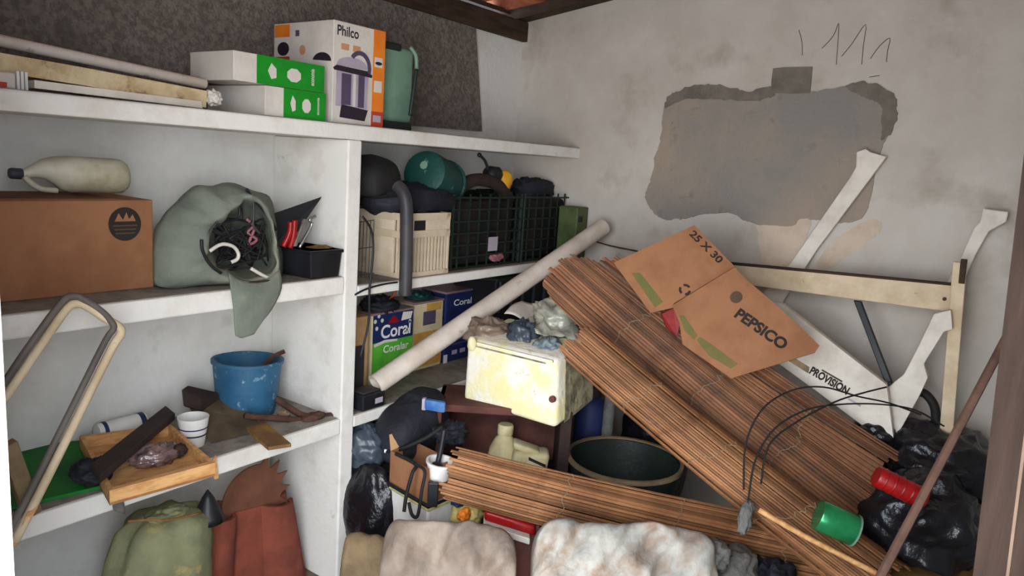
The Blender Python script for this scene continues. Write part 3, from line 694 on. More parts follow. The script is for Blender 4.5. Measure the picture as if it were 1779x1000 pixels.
# saw toothed disc
yd = -.285
dc = at(440, 866, y=yd); rd = .125
op = []
for i in range(48):
    a = 2*math.pi*i/48; r_ = rd
    if -.5 < (a if a < math.pi else a-2*math.pi) < 1.25 and i % 3 == 0: r_ = rd*1.28
    elif -.5 < (a if a < math.pi else a-2*math.pi) < 1.25 and i % 3 == 1: r_ = rd*.95
    op.append(dc+V(math.cos(a)*r_, 0, math.sin(a)*r_))
obj('toothed_disc', prism(op, (0, .006, 0)), 'brown_disc', None, False, 'brown round disc with jagged teeth above the roof tiles', 'disc')
obj('black_cone', lathe([(.002, .105), (.018, .08), (.045, .02), (.052, 0), (.01, 0)][::-1], at(362, 903, y=-.40), (-.02, 0, 1), 20), 'black_plastic', None, True, 'black cone between the olive sack and roof tiles', 'cone')

# ------------------------------------------------------------------ right bay, middle shelf
ZB = ZMR+.0016
def slat_crate(name, lab, x0, x1, y0, y1, z0, z1, m_, nx, ny, rails, group=None, inside='crate_inside', hole=None, sw=.005):
    c = thing(name, lab, 'crate', ((x0+x1)/2, (y0+y1)/2, z0), group)
    p = .014
    for (x, y) in ((x0, y0), (x1-p, y0), (x0, y1-p), (x1-p, y1-p)):
        obj('post', box(x, x+p, y, y+p, z0, z1, .002), m_, c)
    for z, h in rails:
        obj('rail', box(x0, x1, y0-.002, y0+.01, z, z+h, .002), m_, c)
        obj('rail', box(x0-.002, x0+.01, y0, y1, z, z+h, .002), m_, c)
        obj('rail', box(x1-.01, x1+.002, y0, y1, z, z+h, .002), m_, c)
    for i in range(nx):
        x = x0+p+(x1-x0-2*p)*(i+.5)/nx
        if hole and hole[0] < x < hole[1]: obj('slat', box(x-sw, x+sw, y0+.001, y0+.007, z0, hole[2]), m_, c)
        else: obj('slat', box(x-sw, x+sw, y0+.001, y0+.007, z0, z1), m_, c)
    for i in range(ny):
        y = y0+p+(y1-y0-2*p)*(i+.5)/ny
        obj('slat', box(x0+.001, x0+.007, y-sw, y+sw, z0, z1), m_, c)
        obj('slat', box(x1-.007, x1-.001, y-sw, y+sw, z0, z1), m_, c)
    obj('bottom', box(x0+.003, x1-.003, y0+.003, y1-.003, z0, z0+.01), m_, c)
    obj('back_panel', box(x0+.012, x1-.012, y1-.008, y1-.003, z0+.01, z1), m_, c)
    obj('contents', box(x0+.03, x1-.03, y0+.03, y1-.02, z0+.012, z1-.03, .02), inside, c)
    if hole:
        obj('upper_panel', box(hole[1], x1-p, y0, y0+.008, z1-.085, z1-.03), m_, c)
        obj('side_panel', box(x0, x0+.006, y0+.05, y1-.05, z0+.02, z1-.03), m_, c)
        obj('slot', box(hole[0], hole[1], y0+.004, y0+.006, z1-.075, z1-.03), 'black_plastic', c)
    return c
n_ = at(697, 486, z=ZB)
yc = max(n_.y, -.40)
x0 = at(697, 430, y=yc).x; x1 = at(781, 420, y=yc).x; z1 = at(697, 371, y=yc).z
hx0, hx1 = at(722, 390, y=yc).x, at(742, 390, y=yc).x
slat_crate('beige_crate', 'cream plastic vented crate on the middle shelf beside the dark pipe', x0, x1, yc, -.12, ZB, z1, 'crate_beige', 13, 12, ((ZB, .02), (ZB+.16, .012), (z1-.09, .02), (z1-.03, .03)), None, 'crate_beige', (hx0, hx1, z1-.09))
# wire basket
wb = thing('wire_basket', 'thin wire basket beside the divider behind black cord', 'basket', tuple(at(632, 480, y=-.33)))
for i in range(5):
    px = 622+i*6
    obj('wire', tube([at(px+4, 384, y=-.34), at(px, 482, y=-.34)], .0016, 5, 1), 'grey_pvc', wb)
for py in (386, 432, 478):
    obj('wire', tube([at(622, py, y=-.342), at(650, py-4, y=-.342)], .002, 5, 1), 'grey_pvc', wb)
# dark green crates
x0 = at(785, 400, y=-.37).x; x1 = at(906, 400, y=-.37).x; z1 = at(800, 337, y=-.37).z
slat_crate('dark_crate', 'dark green plastic crate next to the cream crate', x0, x1, -.37, -.06, ZB, z1, 'crate_green', 7, 6, [(ZB+k*(z1-ZB-.02)/6, .008) for k in range(7)], 'dark green crates', sw=.0035)
x2 = at(998, 380, y=-.37).x
slat_crate('dark_crate', 'dark green plastic crate nearest the right wall', x1+.012, x2, -.37, -.06, ZB, z1+.005, 'crate_green', 7, 6, [(ZB+k*(z1-ZB-.02)/6, .008) for k in range(7)], 'dark green crates', sw=.0035)
obj('price_tag', face_quad(at(848, 425, y=-.374), X, Z, -Y, 0, .07, -.03, .035, .002), 'print_lilac', None, False, 'pale grey label hanging on the dark crate front', 'label')
obj('pink_cloth', blob(at(862, 446, y=-.36), (.05, .02, .02), 4, .01, 3, 2), 'pink_cord', None, True, 'pink cloth showing through the dark crate bars', 'cloth')
# olive box by the wall
xo1 = -.006; yo = -.50
xo0 = at(1003, 380, y=yo).x
zo1 = at(1020, 360, y=yo).z; zo0 = ZB
c = thing('olive_case', 'small olive plastic case at the right end of middle shelf', 'case', ((xo0+xo1)/2, yo+.1, zo0))
obj('body', box(xo0, xo1, yo, -.385, ZB, zo1, .006), 'crate_green_light', c)
obj('slot', box(xo0+.012, xo0+.05, yo-.002, yo+.01, zo1-.075, zo1-.045), 'black_plastic', c)
# black things on the crates
zc = at(740, 371, y=-.3).z
obj('black_cloth', blob(at(712, 346, y=-.27), (.24, .13, .065), 5, .02, 2.2, 2.6, ridge=.018), 'black_fabric', None, True, 'heap of black cloth on top of the cream crate', 'cloth')
hp = at(640, 330, y=-.25)
cp = thing('black_hat', 'black round hat hanging beside the divider', 'hat', tuple(hp))
obj('crown', blob(hp+V(.02, 0, .03), (.12, .10, .11), 3, .006, 1.5, 2.2, floor=hp.z-.02), 'black_rubber', cp, True)
obj('visor', obox(hp+V(.07, -.09, -.02), (.11, 0, .0), (0, .05, -.01), (0, 0, .004), .003), 'black_rubber', cp)
# teal bucket lying
tc = at(748, 308, y=-.20); ax = (at(800, 335, y=-.16)-at(738, 295, y=-.27)).normalized()
tbk = thing('teal_bucket', 'teal plastic bucket lying tilted on the black cloth', 'bucket', tuple(tc))
o_ = at(737, 300, y=-.30)
obj('body', lathe([(.02, -.004), (.085, -.006), (.094, 0), (.098, .02), (.104, .19), (.104, .2), (.1, .2), (.09, .02), (.02, .015)], o_, ax, 32), 'teal', tbk, 40)
obj('rim', lathe([(.103, .185), (.112, .186), (.112, .2), (.103, .201)], o_, ax, 32, False, False), 'teal', tbk, 40)
obj('sticker', lathe([(.001, -.008), (.018, -.0078), (.018, -.004)], o_+V(.0, 0, .03), ax, 8), 'glass_green', tbk)
# hose arch, yellow tool, black lumps
obj('hose_piece', tube([at(782, 350, y=-.30), at(800, 325, y=-.30), at(828, 312, y=-.30), at(862, 320, y=-.30), at(886, 348, y=-.30)], .03, 12), 'dark_brown', None, True, 'thick dark brown hose arching over the dark crate', 'hose')
yt = thing('power_tool', 'yellow and black hand tool with upright lever on the crates', 'tool', tuple(at(868, 330, y=-.26)))
obj('lever', tube([at(834, 270, y=-.26), at(843, 280, y=-.26), at(850, 300, y=-.26)], .007, 8), 'dark_green_edge', yt, True)
obj('lever_knob', blob(at(833, 269, y=-.26), (.011, .011, .011), 1, .001, 1, 2, nu=10, nv=12), 'black_plastic', yt, True)
obj('motor', blob(at(856, 304, y=-.26), (.05, .045, .042), 2, .006, 2, 2.5, nu=16, nv=20), 'black_plastic', yt, True)
obj('housing', blob(at(876, 314, y=-.29), (.04, .035, .05), 6, .006, 2, 2.6, nu=16, nv=20), 'tool_yellow', yt, True)
obj('black_bundle', blob(at(925, 330, y=-.22), (.15, .08, .06), 7, .02, 2.5, 2.4, ridge=.02), 'black_fabric', None, True, 'lumpy black bundle on the dark crate by the right wall', 'bundle')
# dark pipe and cord
obj('dark_pipe', tube([at(690, 322, y=-.40), at(700, 334, y=-.43), at(706, 360, y=-.448), at(706, 430, y=-.45), at(704, 512, y=-.452)], .0255, 14, 6), 'grey_pvc', None, 60, 'thick dark grey pipe hanging down in front of the cream crate', 'pipe')
obj('hanging_cable', tube([at(630, 376, y=-.44), at(645, 400, y=-.44), at(648, 440, y=-.44), at(642, 500, y=-.44), at(640, 560, y=-.43), at(626, 620, y=-.43)], .0045, 7), 'black_plastic', None, True, 'thin black cord hanging down beside the divider', 'cord')
obj('slung_cable', tube([at(616, 512, y=-.42), at(636, 502, y=-.43), at(664, 494, y=-.43), at(690, 490, y=-.43)], .004, 6), 'black_plastic', None, True, 'thin black cord slung under the middle shelf edge', 'cord')

# ------------------------------------------------------------------ right bay, lower shelf: paint tins
ZC = Z3-.0034
def tin(lab, px0, px1, ytop, y0, dep, m_, sidem):
    x0, x1 = at(px0, 590, y=y0).x, at(px1, 590, y=y0).x
    z1 = at((px0+px1)/2, ytop, y=y0).z
    c = thing('paint_tin', lab, 'paint tin', ((x0+x1)/2, y0+dep/2, ZC), 'paint tins')
    obj('body', box(x0, x1, y0, y0+dep, ZC, z1, .008), sidem, c)
    obj('rim', box(x0-.002, x1+.002, y0-.002, y0+dep+.002, z1-.006, z1+.004, .002), 'can_lid', c)
    return c, (V(x0, y0, ZC), X, Z, -Y), x1-x0, z1-ZC
c, fo, W_, H_ = tin('paint tin with navy and green label in front of pipe', 646, 717, 541, -.20, .17, None, 'can_cream')
obj('label', face_quad(*fo, .004, W_-.004, H_*.02, H_*.6), 'can_green', c)
lb_ = obj('label', face_quad(*fo, .004, W_-.004, H_*.6, H_*.985), 'can_blue', c)
for k_, (a_, b_) in enumerate(((.06, .9), (.14, .97), (.1, .8), (.85, .7), (.9, .82), (.22, .9))):
    obj('paint_splash', face_poly(*fo, circ(W_*a_, H_*b_, W_*.035, H_*.03, 7), .002), 'box_white', lb_)
obj('emblem', face_poly(*fo, [(W_*.36, H_*.84), (W_*.5, H_*.95), (W_*.64, H_*.84)], .002), 'red_plastic', lb_)
obj('picture', face_poly(*fo, [(W_*.68, H_*.85), (W_*.72, H_*.97), (W_*.96, H_*.96), (W_*.92, H_*.86)], .002), 'box_white', c)
obj('splash', face_poly(*fo, [(W_*.04, H_*.58), (W_*.3, H_*.62), (W_*.6, H_*.6), (W_*.6, H_*.57), (W_*.3, H_*.58), (W_*.06, H_*.54)], .002), 'box_white', c)
text_on('lettering', 'Coral', fo[0]+X*W_*.2+Z*H_*.64, X, Z, W_*.72, H_*.19, 'white_plastic', lb_, .002)
text_on('lettering', 'Coralar', fo[0]+X*W_*.27+Z*H_*.43, X, Z, W_*.62, H_*.11, 'white_plastic', c, .002)
obj('picture', face_poly(*fo, circ(W_*.3, H_*.14, W_*.12, H_*.07, 10), .002), 'can_ochre', c)
c, fo, W_, H_ = tin('cream and ochre paint tin in the middle of the row', 718, 768, 524, -.17, .16, None, 'can_cream')
obj('label', face_quad(*fo, .004, W_-.004, H_*.05, H_*.56), 'can_ochre', c)
obj('emblem', face_quad(*fo, W_*.3, W_*.72, H_*.66, H_*.86, .002), 'print_purple', c)
obj('picture', face_quad(*fo, W_*.4, W_*.9, H_*.86, H_*.97, .002), 'can_ochre', c)
c, fo, W_, H_ = tin('dark blue paint tin at the right of the row', 772, 832, 505, -.17, .16, None, 'can_blue')
text_on('lettering', 'Coral', fo[0]+X*W_*.2+Z*H_*.80, X, Z, W_*.5, H_*.09, 'white_plastic', c, .002)
obj('side_label', face_quad(*fo, -.001, W_*.1, 0, H_*.12), 'white_plastic', c)
for k in (.36, .3, .24):
    obj('small_print', face_quad(*fo, W_*.2, W_*.85, H_*k, H_*(k+.02), .002), 'print_purple', c)
for k in (.22, .45, .68):
    obj('symbol', face_quad(*fo, W_*k, W_*(k+.14), H_*.1, H_*.16, .002), 'print_lilac', c)
obj('green_rag', blob(at(728, 514, y=-.1), (.065, .06, .022), 4, .015, 3, 2, ridge=.012), 'teal', None, True, 'crumpled teal rag on the cream paint tin', 'rag')
obj('black_rag', blob(at(660, 530, y=-.14), (.085, .08, .035), 8, .02, 3, 2, ridge=.02), 'black_fabric', None, True, 'crumpled black rag on the navy and green paint tin', 'rag')
obj('orange_cable', tube([at(672, 524, y=-.16), at(684, 512, y=-.16), at(690, 498, y=-.2), at(694, 486, y=-.3)], .005, 6), 'orange_cord', None, True, 'short orange cord above the black rag', 'cord')
c = thing('tall_carton', 'narrow beige carton squeezed between divider and paint tins', 'box', tuple(at(630, 640, y=-.24)))
obj('carton', box(-1.5, at(640, 590, y=-.24).x, -.24, -.08, ZC, at(630, 550, y=-.24).z, .003), 'cardboard_light', c)
obj('grey_panel', box(-1.505, at(632, 600, y=-.25).x, -.255, -.241, ZC, at(630, 600, y=-.25).z), 'grey_pvc', c)
# charger
a = at(645, 708, z=ZC+.001)
c = thing('charger', 'small black charger box at the front of lower shelf', 'charger', (a.x, a.y, ZC))
obj('body', obox((a.x-.0, -.37, ZC+.033), (.058, -.0, 0), (0, .045, 0), (0, 0, .033), .006), 'black_plastic', c)
obj('top_plate', obox((a.x-.008, -.37, ZC+.069), (.042, 0, 0), (0, .035, 0), (0, 0, .004), .002), 'grey_pvc', c)
obj('label', face_quad((a.x+.005, -.4155, ZC+.02), X, Z, -Y, 0, .04, 0, .022), 'print_lilac', c)
# big white pipe
pa, pb = at(652, 668, y=-.375), at(1048, 394, x=-.12)
d_ = (pb-pa).normalized()
c = thing('drain_pipe', 'thick white plastic drain pipe slanting across the shelves', 'pipe', tuple(pa))
obj('tube', lathe([(.034, 0), (.042, 0), (.042, (pb-pa).length), (.034, (pb-pa).length), (.034, .0)], pa, d_, 28, False, False), 'pvc', c, 40)
# dark tub at the back of the lower shelf
c = thing('dark_tub', 'dark grey ribbed tub behind the drain pipe', 'tub', (-.4, -.2, ZC))
xa, xb = at(858, 480, y=-.30).x, at(962, 500, y=-.30).x
obj('body', hexa([(xa+.02, -.30, ZC), (xb-.02, -.30, ZC), (xb-.02, -.06, ZC), (xa+.02, -.06, ZC)], [(xa, -.32, .98), (xb, -.32, .98), (xb, -.04, .98), (xa, -.04, .98)], .01), 'black_plastic', c)
for i in range(6):
    x = xa+.03+i*(xb-xa-.06)/5
    obj('rib', box(x-.006, x+.006, -.326, -.30, ZC+.25, .97, .002), 'slate_film', c)
obj('rim', box(xa-.01, xb+.01, -.33, -.03, .965, .985, .006), 'dark_green_edge', c)

# ------------------------------------------------------------------ the pile: boxes and tubs behind the blinds
# maroon chest, open to the front
xq = lambda a, b, t: at(a, b, t=t)
FL, FR = at(752, 850, t=2.98), at(984, 850, t=2.98)
ux = (FR-FL); ux.z = 0; wd = ux.length; ux.normalize(); uy = Z.cross(ux)
FLb = V(FL.x, FL.y, ZF); zt5 = .585-ZF
ch = thing('maroon_chest', 'maroon wooden chest open at the front under the yellow foam box', 'chest', tuple(FLb+ux*wd/2+uy*.15))
def cb(a0, a1, b0, b1, z0, z1, bev=.003):
    f_ = lambda a, b, z: FLb+ux*a+uy*b+Z*z
    return hexa([f_(a0, b0, z0), f_(a1, b0, z0), f_(a1, b1, z0), f_(a0, b1, z0)], [f_(a0, b0, z1), f_(a1, b0, z1), f_(a1, b1, z1), f_(a0, b1, z1)], bev)
obj('back_panel', cb(0, wd, .25, .27, 0, zt5), 'maroon', ch)
obj('side_panel', cb(0, .02, 0, .25, 0, zt5), 'maroon', ch)
obj('side_panel', cb(wd-.045, wd, 0, .25, 0, zt5), 'dark_brown', ch)
obj('top_rail', cb(0, wd, .0, .25, zt5-.03, zt5), 'maroon', ch)
obj('inner_shelf', cb(.02, wd-.045, 0, .25, .26-ZF, .28-ZF), 'dark_brown', ch)
# cream jugs
def jug(lab, pix, t, h, rr, tilt, capm):
    b_ = at(*pix, t=t); b_.z = .282
    c = thing('cream_jug', lab, 'jug', tuple(b_), 'cream jugs in the chest')
    return c, b_
c, b_ = jug('cream plastic jug with screw cap in the maroon chest', (872, 810), 3.08, .2, .06, 0, None)
obj('body', lathe([(.02, 0), (.062, 0), (.066, .01), (.066, .05), (.06, .09), (.04, .135), (.026, .15), (.026, .16)], b_, (.05, 0, 1), 24), 'jug_cream', c, 45)
obj('cap', lathe([(.032, .152), (.033, .156), (.033, .19), (.029, .195)], b_, (.05, 0, 1), 20), 'jug_cream', c, 40)
c, b_ = jug('cream jug with slotted handle beside the capped jug', (918, 815), 3.02, .2, .06, 0, None)
obj('body', obox(b_+V(0, 0, .06), ux*.075, uy*.05, V(0, 0, .058)+ux*.008, .02, 3), 'jug_cream', c, 40)
obj('shoulder', obox(b_+V(0, 0, .125)-ux*.015, ux*.055+V(0, 0, -.016), uy*.035, V(0, 0, .014), .01, 3), 'jug_cream', c, 40)
obj('slot', obox(b_+ux*.03+V(0, 0, .085)-uy*.0505, ux*.035+V(0, 0, -.014), uy*.002, V(0, 0, .006)), 'dark_brown', c)
# yellow foam box
fl0, fr0 = at(803, 696, t=3.02), at(966, 746, t=2.84)
fl1, fr1 = at(811, 586, t=3.02), at(969, 624, t=2.84)
dv = at(1032, 692, t=3.10)-fr0
fb = thing('foam_box', 'yellowed foam cool box with rounded corners on the chest', 'cool box', tuple((fl0+fr0)/2+dv/2))
obj('body', hexa([fl0, fr0, fr0+dv, fl0+dv], [fl1, fr1, fr1+dv*.95, fl1+dv*.95], .022, 4), 'foam_yellow', fb, 40)
fu = (fr1-fl1); fz = (fl1-fl0).normalized(); fn = fu.normalized().cross(fz)
obj('rim_edge', bar(fl1+fu*.05-fz*.012+fn*.004, fr1-fu*.04-fz*.012+fn*.004, fn*.006, fz*.005, .003), 'foam_yellow', fb)
obj('rim_groove', bar(fl1+fu*.1-fz*.026+fn*.001, fr1-fu*.12-fz*.026+fn*.001, fn*.002, fz*.003), 'foam_dirty', fb)
obj('handle_tab', blob(at(820, 596, t=2.99), (.018, .018, .03), 2, .003, 2, 2.2, nu=12, nv=16), 'foam_yellow', fb, True)
hp_ = at(960, 693, t=2.838)
obj('drain_hole', lathe([(.013, 0), (.013, .012), (.001, .012)], hp_+fn*-.004, fn, 16), 'maroon', fb)
obj('dirty_side', hexa([fr0+dv*.2+V(0, 0, .02)+fu*.004, fr0+dv*.95+V(0, 0, .02)+fu*.004, fr0+dv*.95+fu*.0, fr0+dv*.2], [fr1+dv*.2+fu*.004, fr1+dv*.9+fu*.004, fr1+dv*.9-fu*.02, fr1+dv*.2-fu*.02]), 'foam_dirty', fb)
# plastic film on the foam box
obj('brown_wrap', blob(at(850, 578, t=3.14), (.10, .09, .06), 3, .02, 2, 2, ridge=.03, rf=2.5), 'brown_film', None, True, 'crumpled brownish plastic wrap at left on the foam box', 'plastic wrap')
obj('slate_wrap', blob(at(906, 586, t=3.05), (.06, .06, .07), 5, .02, 2, 2, ridge=.03, rf=2.5), 'slate_film', None, True, 'dark slate plastic bag in the middle of foam box top', 'plastic bag')
obj('pale_wrap', blob(at(952, 604, t=2.98), (.06, .06, .04), 6, .015, 2.5, 2, ridge=.02, rf=4), 'greyblue_film', None, True, 'grey blue crumpled film at front of foam box top', 'plastic wrap')
obj('clear_sheet', sheet(quadgrid(at(912, 548, t=3.2), at(990, 535, t=3.3), at(1012, 592, t=3.02), at(930, 578, t=3.0), 16, 16, lambda a, b: (0, 0, .03*noise.noise(V(a*4, b*4, 2))+.02*noise.noise(V(a*9, b*9, 5)))), .002), 'clear_film', None, True, 'translucent greenish plastic sheet over the foam box', 'plastic sheet')
obj('paper_flap', sheet(quadgrid(at(876, 545, t=3.15), at(906, 520, t=3.3), at(962, 532, t=3.3), at(906, 556, t=3.12), 8, 8, lambda a, b: (0, 0, .01*math.sin(4*a+3*b))), .002), 'box_white', None, True, 'white paper flap sticking up behind the foam box', 'paper')
obj('clear_bag', blob(at(972, 548, t=3.22), (.13, .10, .08), 11, .03, 2, 2, ridge=.04, rf=2.5), 'clear_film', None, True, 'puffed translucent plastic bag behind the upper foam box edge', 'plastic bag')
# backpack
bp = at(712, 742, t=2.95)
c = thing('backpack', 'black backpack with blue badge under the lower shelf', 'backpack', (bp.x, bp.y, bp.z-.13))
obj('body', blob(bp+V(.012, 0, .0), (.16, .105, .128), 4, .01, 1.5, 3.0, ridge=.008, rf=2, ex=lambda p, d: V(p.x, p.y, p.z*(1-.12*(p.x < 0))+p.x*.2)), 'black_fabric', c, True)
bq = at(756, 704, t=2.84)
bd_ = obj('badge', obox(bq, ux*.04-Z*.004, Z*.022, uy*.012, .008, 2), 'patch_blue', c, 40)
obj('badge_edge', obox(at(737, 701, t=2.85), ux*.009, Z*.024, uy*.012, .005, 2), 'print_lilac', bd_, 40)
obj('strap', tube([at(655, 790, t=2.9), at(672, 784, t=2.84), at(700, 778, t=2.8), at(740, 760, t=2.8), at(770, 740, t=2.82)], .009, 8), 'black_rubber', c, True)
obj('buckle', obox(at(672, 783, t=2.835), ux*.01, uy*.004, V(0, 0, .007), .002), 'white_plastic', c)
# white bin with cardboard box in it
nl, nn, nr = at(668, 832, t=2.80), at(744, 884, t=2.62), at(792, 860, t=2.72)
zr_ = (nl.z+nn.z+nr.z)/3
nl, nn, nr = [V(p.x, p.y, zr_) for p in (nl, nn, nr)]
nb = nl+nr-nn
wbn = thing('white_bin', 'white square bin with black and yellow rim', 'bin', ((nl.x+nr.x)/2, (nl.y+nr.y)/2, ZF))
q4 = [nn, nr, nb, nl]; c4 = sum(q4, V(0, 0, 0))/4
obj('body', hexa([V(c4.x+(p.x-c4.x)*.85, c4.y+(p.y-c4.y)*.85, ZF+.003) for p in q4], [p-V(0, 0, .004) for p in q4], .008), 'white_plastic', wbn)
obj('black_rim', tube([p for p in q4], .007, 8, 1, True), 'black_plastic', wbn)
obj('yellow_rim', tube([p-V(0, 0, .012)+(p-c4)*.02 for p in q4], .005, 8, 1, True), 'pack_yellow', wbn)
q5 = [c4+(p-c4)*.86 for p in q4]
top5 = [p+V(0, 0, .135) for p in q5]; top5[3] = q5[3]+V(0, 0, .125)
cbx = thing('strapped_carton', 'brown cardboard carton with black straps standing in the white bin', 'box', tuple(c4))
for i in range(4):
    a, b = q5[i], q5[(i+1) % 4]; ta, tb_ = top5[i], top5[(i+1) % 4]
    inn = lambda p: p+(V(c4.x, c4.y, p.z)-p)*.05
    obj('wall_panel', hexa([a, b, inn(b), inn(a)], [ta, tb_, inn(tb_), inn(ta)]), 'cardboard', cbx)
obj('flap', hexa([top5[2], top5[3], top5[3]+V(.01, .0, 0), top5[2]+V(.01, 0, 0)], [top5[2]+V(.02, .03, .05), top5[3]+V(.02, .03, .05), top5[3]+V(.028, .03, .05), top5[2]+V(.028, .03, .05)]), 'cardboard_light', cbx)
obj('black_strap', tube([at(688, 788, t=2.72), at(722, 806, t=2.64), at(716, 822, t=2.60), at(706, 860, t=2.60), at(702, 888, t=2.60)], .007, 8), 'black_rubber', None, True, 'longer black strap hanging over the strapped carton', 'strap')
obj('black_strap', tube([at(722, 806, t=2.62), at(738, 818, t=2.58), at(733, 850, t=2.57), at(726, 894, t=2.57), at(716, 894, t=2.57), at(710, 872, t=2.58)], .006, 8), 'black_rubber', None, True, 'looped black strap at the carton corner', 'strap')
obj('dark_bracket', obox(at(752, 858, t=2.60), ux*.018, uy*.01, V(0, 0, .045), .003), 'black_plastic', None, False, 'upright black bracket against the strapped carton', 'bracket')
p_ = at(762, 828, t=2.66)
c = thing('white_pot', 'small white plastic pot on top of the strapped carton', 'pot', tuple(p_))
obj('body', lathe([(.02, 0), (.04, 0), (.05, .055), (.054, .056), (.054, .064), (.046, .064), (.037, .01), (.01, .008)], p_, (.02, -.1, 1), 28), 'white_plastic', c, 40)
b_ = thing('black_brush', 'black handled brush standing in the white pot', 'brush', tuple(p_+V(0, 0, .01)))
obj('handle', tube([at(772, 745, t=2.66), at(766, 780, t=2.66), at(760, 806, t=2.66)], .010, 8), 'black_plastic', b_, True)
obj('head', blob(at(759, 808, t=2.66), (.022, .02, .014), 1, .002, 2, 2.2, nu=12, nv=16), 'black_plastic', b_, True)
obj('black_cloth', blob(at(782, 752, t=2.86), (.07, .06, .04), 9, .02, 2.5, 2, ridge=.02), 'black_fabric', None, True, 'crumpled black cloth behind the black handled brush', 'cloth')
# bags at the divider foot
p_ = at(640, 880, t=2.84); p_.x += .02
obj('dark_bag', blob((p_.x, p_.y, .10), (.085, .13, .27), 6, .02, 2, 2.4, ridge=.02, rf=2, floor=ZF+.002), 'bin_bag', None, True, 'black plastic bag standing at the foot of the divider', 'bag')
p_ = at(628, 800, t=2.9)
obj('grey_bag', blob((p_.x+.01, p_.y, .41), (.07, .10, .09), 3, .02, 2, 2.2, ridge=.025), 'slate_film', None, True, 'small grey plastic bag on top of black one by divider', 'bag')
# blue canister and jar, black bag, tub
p_ = at(1020, 780, t=3.42)
c = thing('blue_canister', 'navy blue canister with brown cap right of the chest', 'canister', (p_.x, p_.y, .2))
obj('body', lathe([(.01, 0), (.068, 0), (.07, .01), (.07, .27), (.05, .31), (.03, .32)], (p_.x, p_.y, .2), (0, 0, 1), 24), 'navy', c, 40)
obj('cap', lathe([(.04, .318), (.042, .32), (.042, .36), (.036, .366)], (p_.x, p_.y, .2), (0, 0, 1), 20), 'dark_brown', c, 40)
obj('base_block', box(p_.x-.1, p_.x+.12, p_.y-.08, p_.y+.1, ZF+.002, .198, .005), 'dark_brown', None, False, 'dark wooden block under the blue canister', 'block')
p_ = at(1052, 780, t=3.36)
obj('grey_tube', tube([V(p_.x, p_.y, ZF+.004), V(p_.x, p_.y, .57)], .026, 12, 1), 'cloth_grey', None, 40, 'grey upright tube beside the blue canister', 'tube')
p_ = at(1140, 790, t=3.5); p_ += V(.02, .03, 0); p_.x = min(p_.x, -.2)
obj('black_sack', blob((p_.x, p_.y, .2), (.17, .15, .42), 5, .02, 2, 2.4, ridge=.03, rf=2, floor=ZF+.002), 'bin_bag', None, True, 'large black rubbish sack in the shade under the blinds', 'sack')
p_ = at(1085, 800, t=3.0)
c = thing('round_tub', 'round dark tub with grey rim between chest and blinds', 'tub', (p_.x, p_.y, ZF))
zq = p_.z+.005-ZF
obj('body', lathe([(.01, .002), (.17, .002), (.225, zq), (.218, zq), (.16, .02), (.01, .015)], (p_.x, p_.y, ZF), (0, 0, 1), 36), 'dark_green_edge', c, 40)
obj('rim', lathe([(.222, zq-.006), (.236, zq-.006), (.236, zq+.01), (.222, zq+.01)], (p_.x, p_.y, ZF), (0, 0, 1), 36, False, False), 'khaki', c, 40)
# packets under the lowest blind
obj('snack_packet', blob(at(812, 892, t=2.66), (.055, .05, .05), 3, .012, 2, 2.6, ridge=.012), 'pack_yellow', None, True, 'yellow and green packet under the lowest bamboo blind', 'packet')
obj('orange_packet', blob(at(806, 894, t=2.59), (.024, .018, .022), 4, .006, 2, 2.6), 'box_orange', None, True, 'small orange packet beside the yellow packet', 'packet')
obj('navy_packet', blob(at(796, 872, t=2.62), (.024, .02, .014), 4, .006, 2, 2.6), 'navy', None, True, 'small navy packet above the orange packet', 'packet')
obj('red_packet', obox(at(886, 898, t=2.62), (at(930, 912, t=2.62)-at(842, 885, t=2.62))*.5, uy*.05, V(0, 0, .02), .012, 3), 'red_plastic', None, 40, 'crimson flat packet under the lowest bamboo blind', 'packet')
obj('white_tray', obox(at(880, 916, t=2.60), (at(930, 930, t=2.60)-at(850, 905, t=2.60))*.5, uy*.05, V(0, 0, .012), .004), 'box_white', None, False, 'white tray edge beneath the crimson packet', 'tray')

# ------------------------------------------------------------------ sacks in the foreground
def sack(lab, l, r, top, t, m_, seed, dep=.09, name='filler_sack', wr_=.016, tilt=.55):
    """full sack slumped back, its broad face turned up towards the door"""
    a, b = at(l, top, t=t), at(r, top, t=t); m0 = (a+b)/2; hw = (b-a).length/2
    ax_ = (b-a); ax_.z = 0; ax_.normalize(); ay_ = Z.cross(ax_)
    az_ = (Z*math.cos(tilt)+ay_*math.sin(tilt)); an_ = ax_.cross(az_)
    hh = (m0.z-ZF)/math.cos(tilt)/2
    def ex(p, d):
        q = noise.noise(V(p.x*5+p.z*2.5, p.z*3, seed)); q2 = noise.noise(V(p.x*13-p.z*6, p.z*6, seed+4))
        fo_ = wr_*(1-3*abs(q))+wr_*.6*(1-3*abs(q2))
        return V(p.x*(1+.03*math.sin(p.z*9)), p.y+(fo_ if p.y > 0 else 0), p.z+.02*noise.noise(V(p.x*7, seed, 0))+.008*noise.noise(V(p.x*25, seed, 3)))
    v, f = blob((0, 0, 0), (hw, dep, hh), seed, .004, 1.6, 7, nu=70, nv=110, ex=ex)
    v = [m0-az_*hh+ax_*p.x+an_*p.y+az_*p.z for p in v]
    for p in v: p.z = max(p.z, ZF+.002)
    return obj(name, (v, f), m_, None, True, lab, 'sack', 'filled sacks in the foreground')
sack('large dirty grey jute sack at the bottom left of centre', 676, 896, 908, 2.46, 'sack_jute', 3, .09, wr_=.03)
sack('stained white woven sack in the foreground under the blinds', 930, 1225, 912, 2.48, 'sack_white', 5, .10, wr_=.05)
sack('brown sack at the foot of the divider', 606, 690, 930, 2.62, 'khaki', 8, .08)
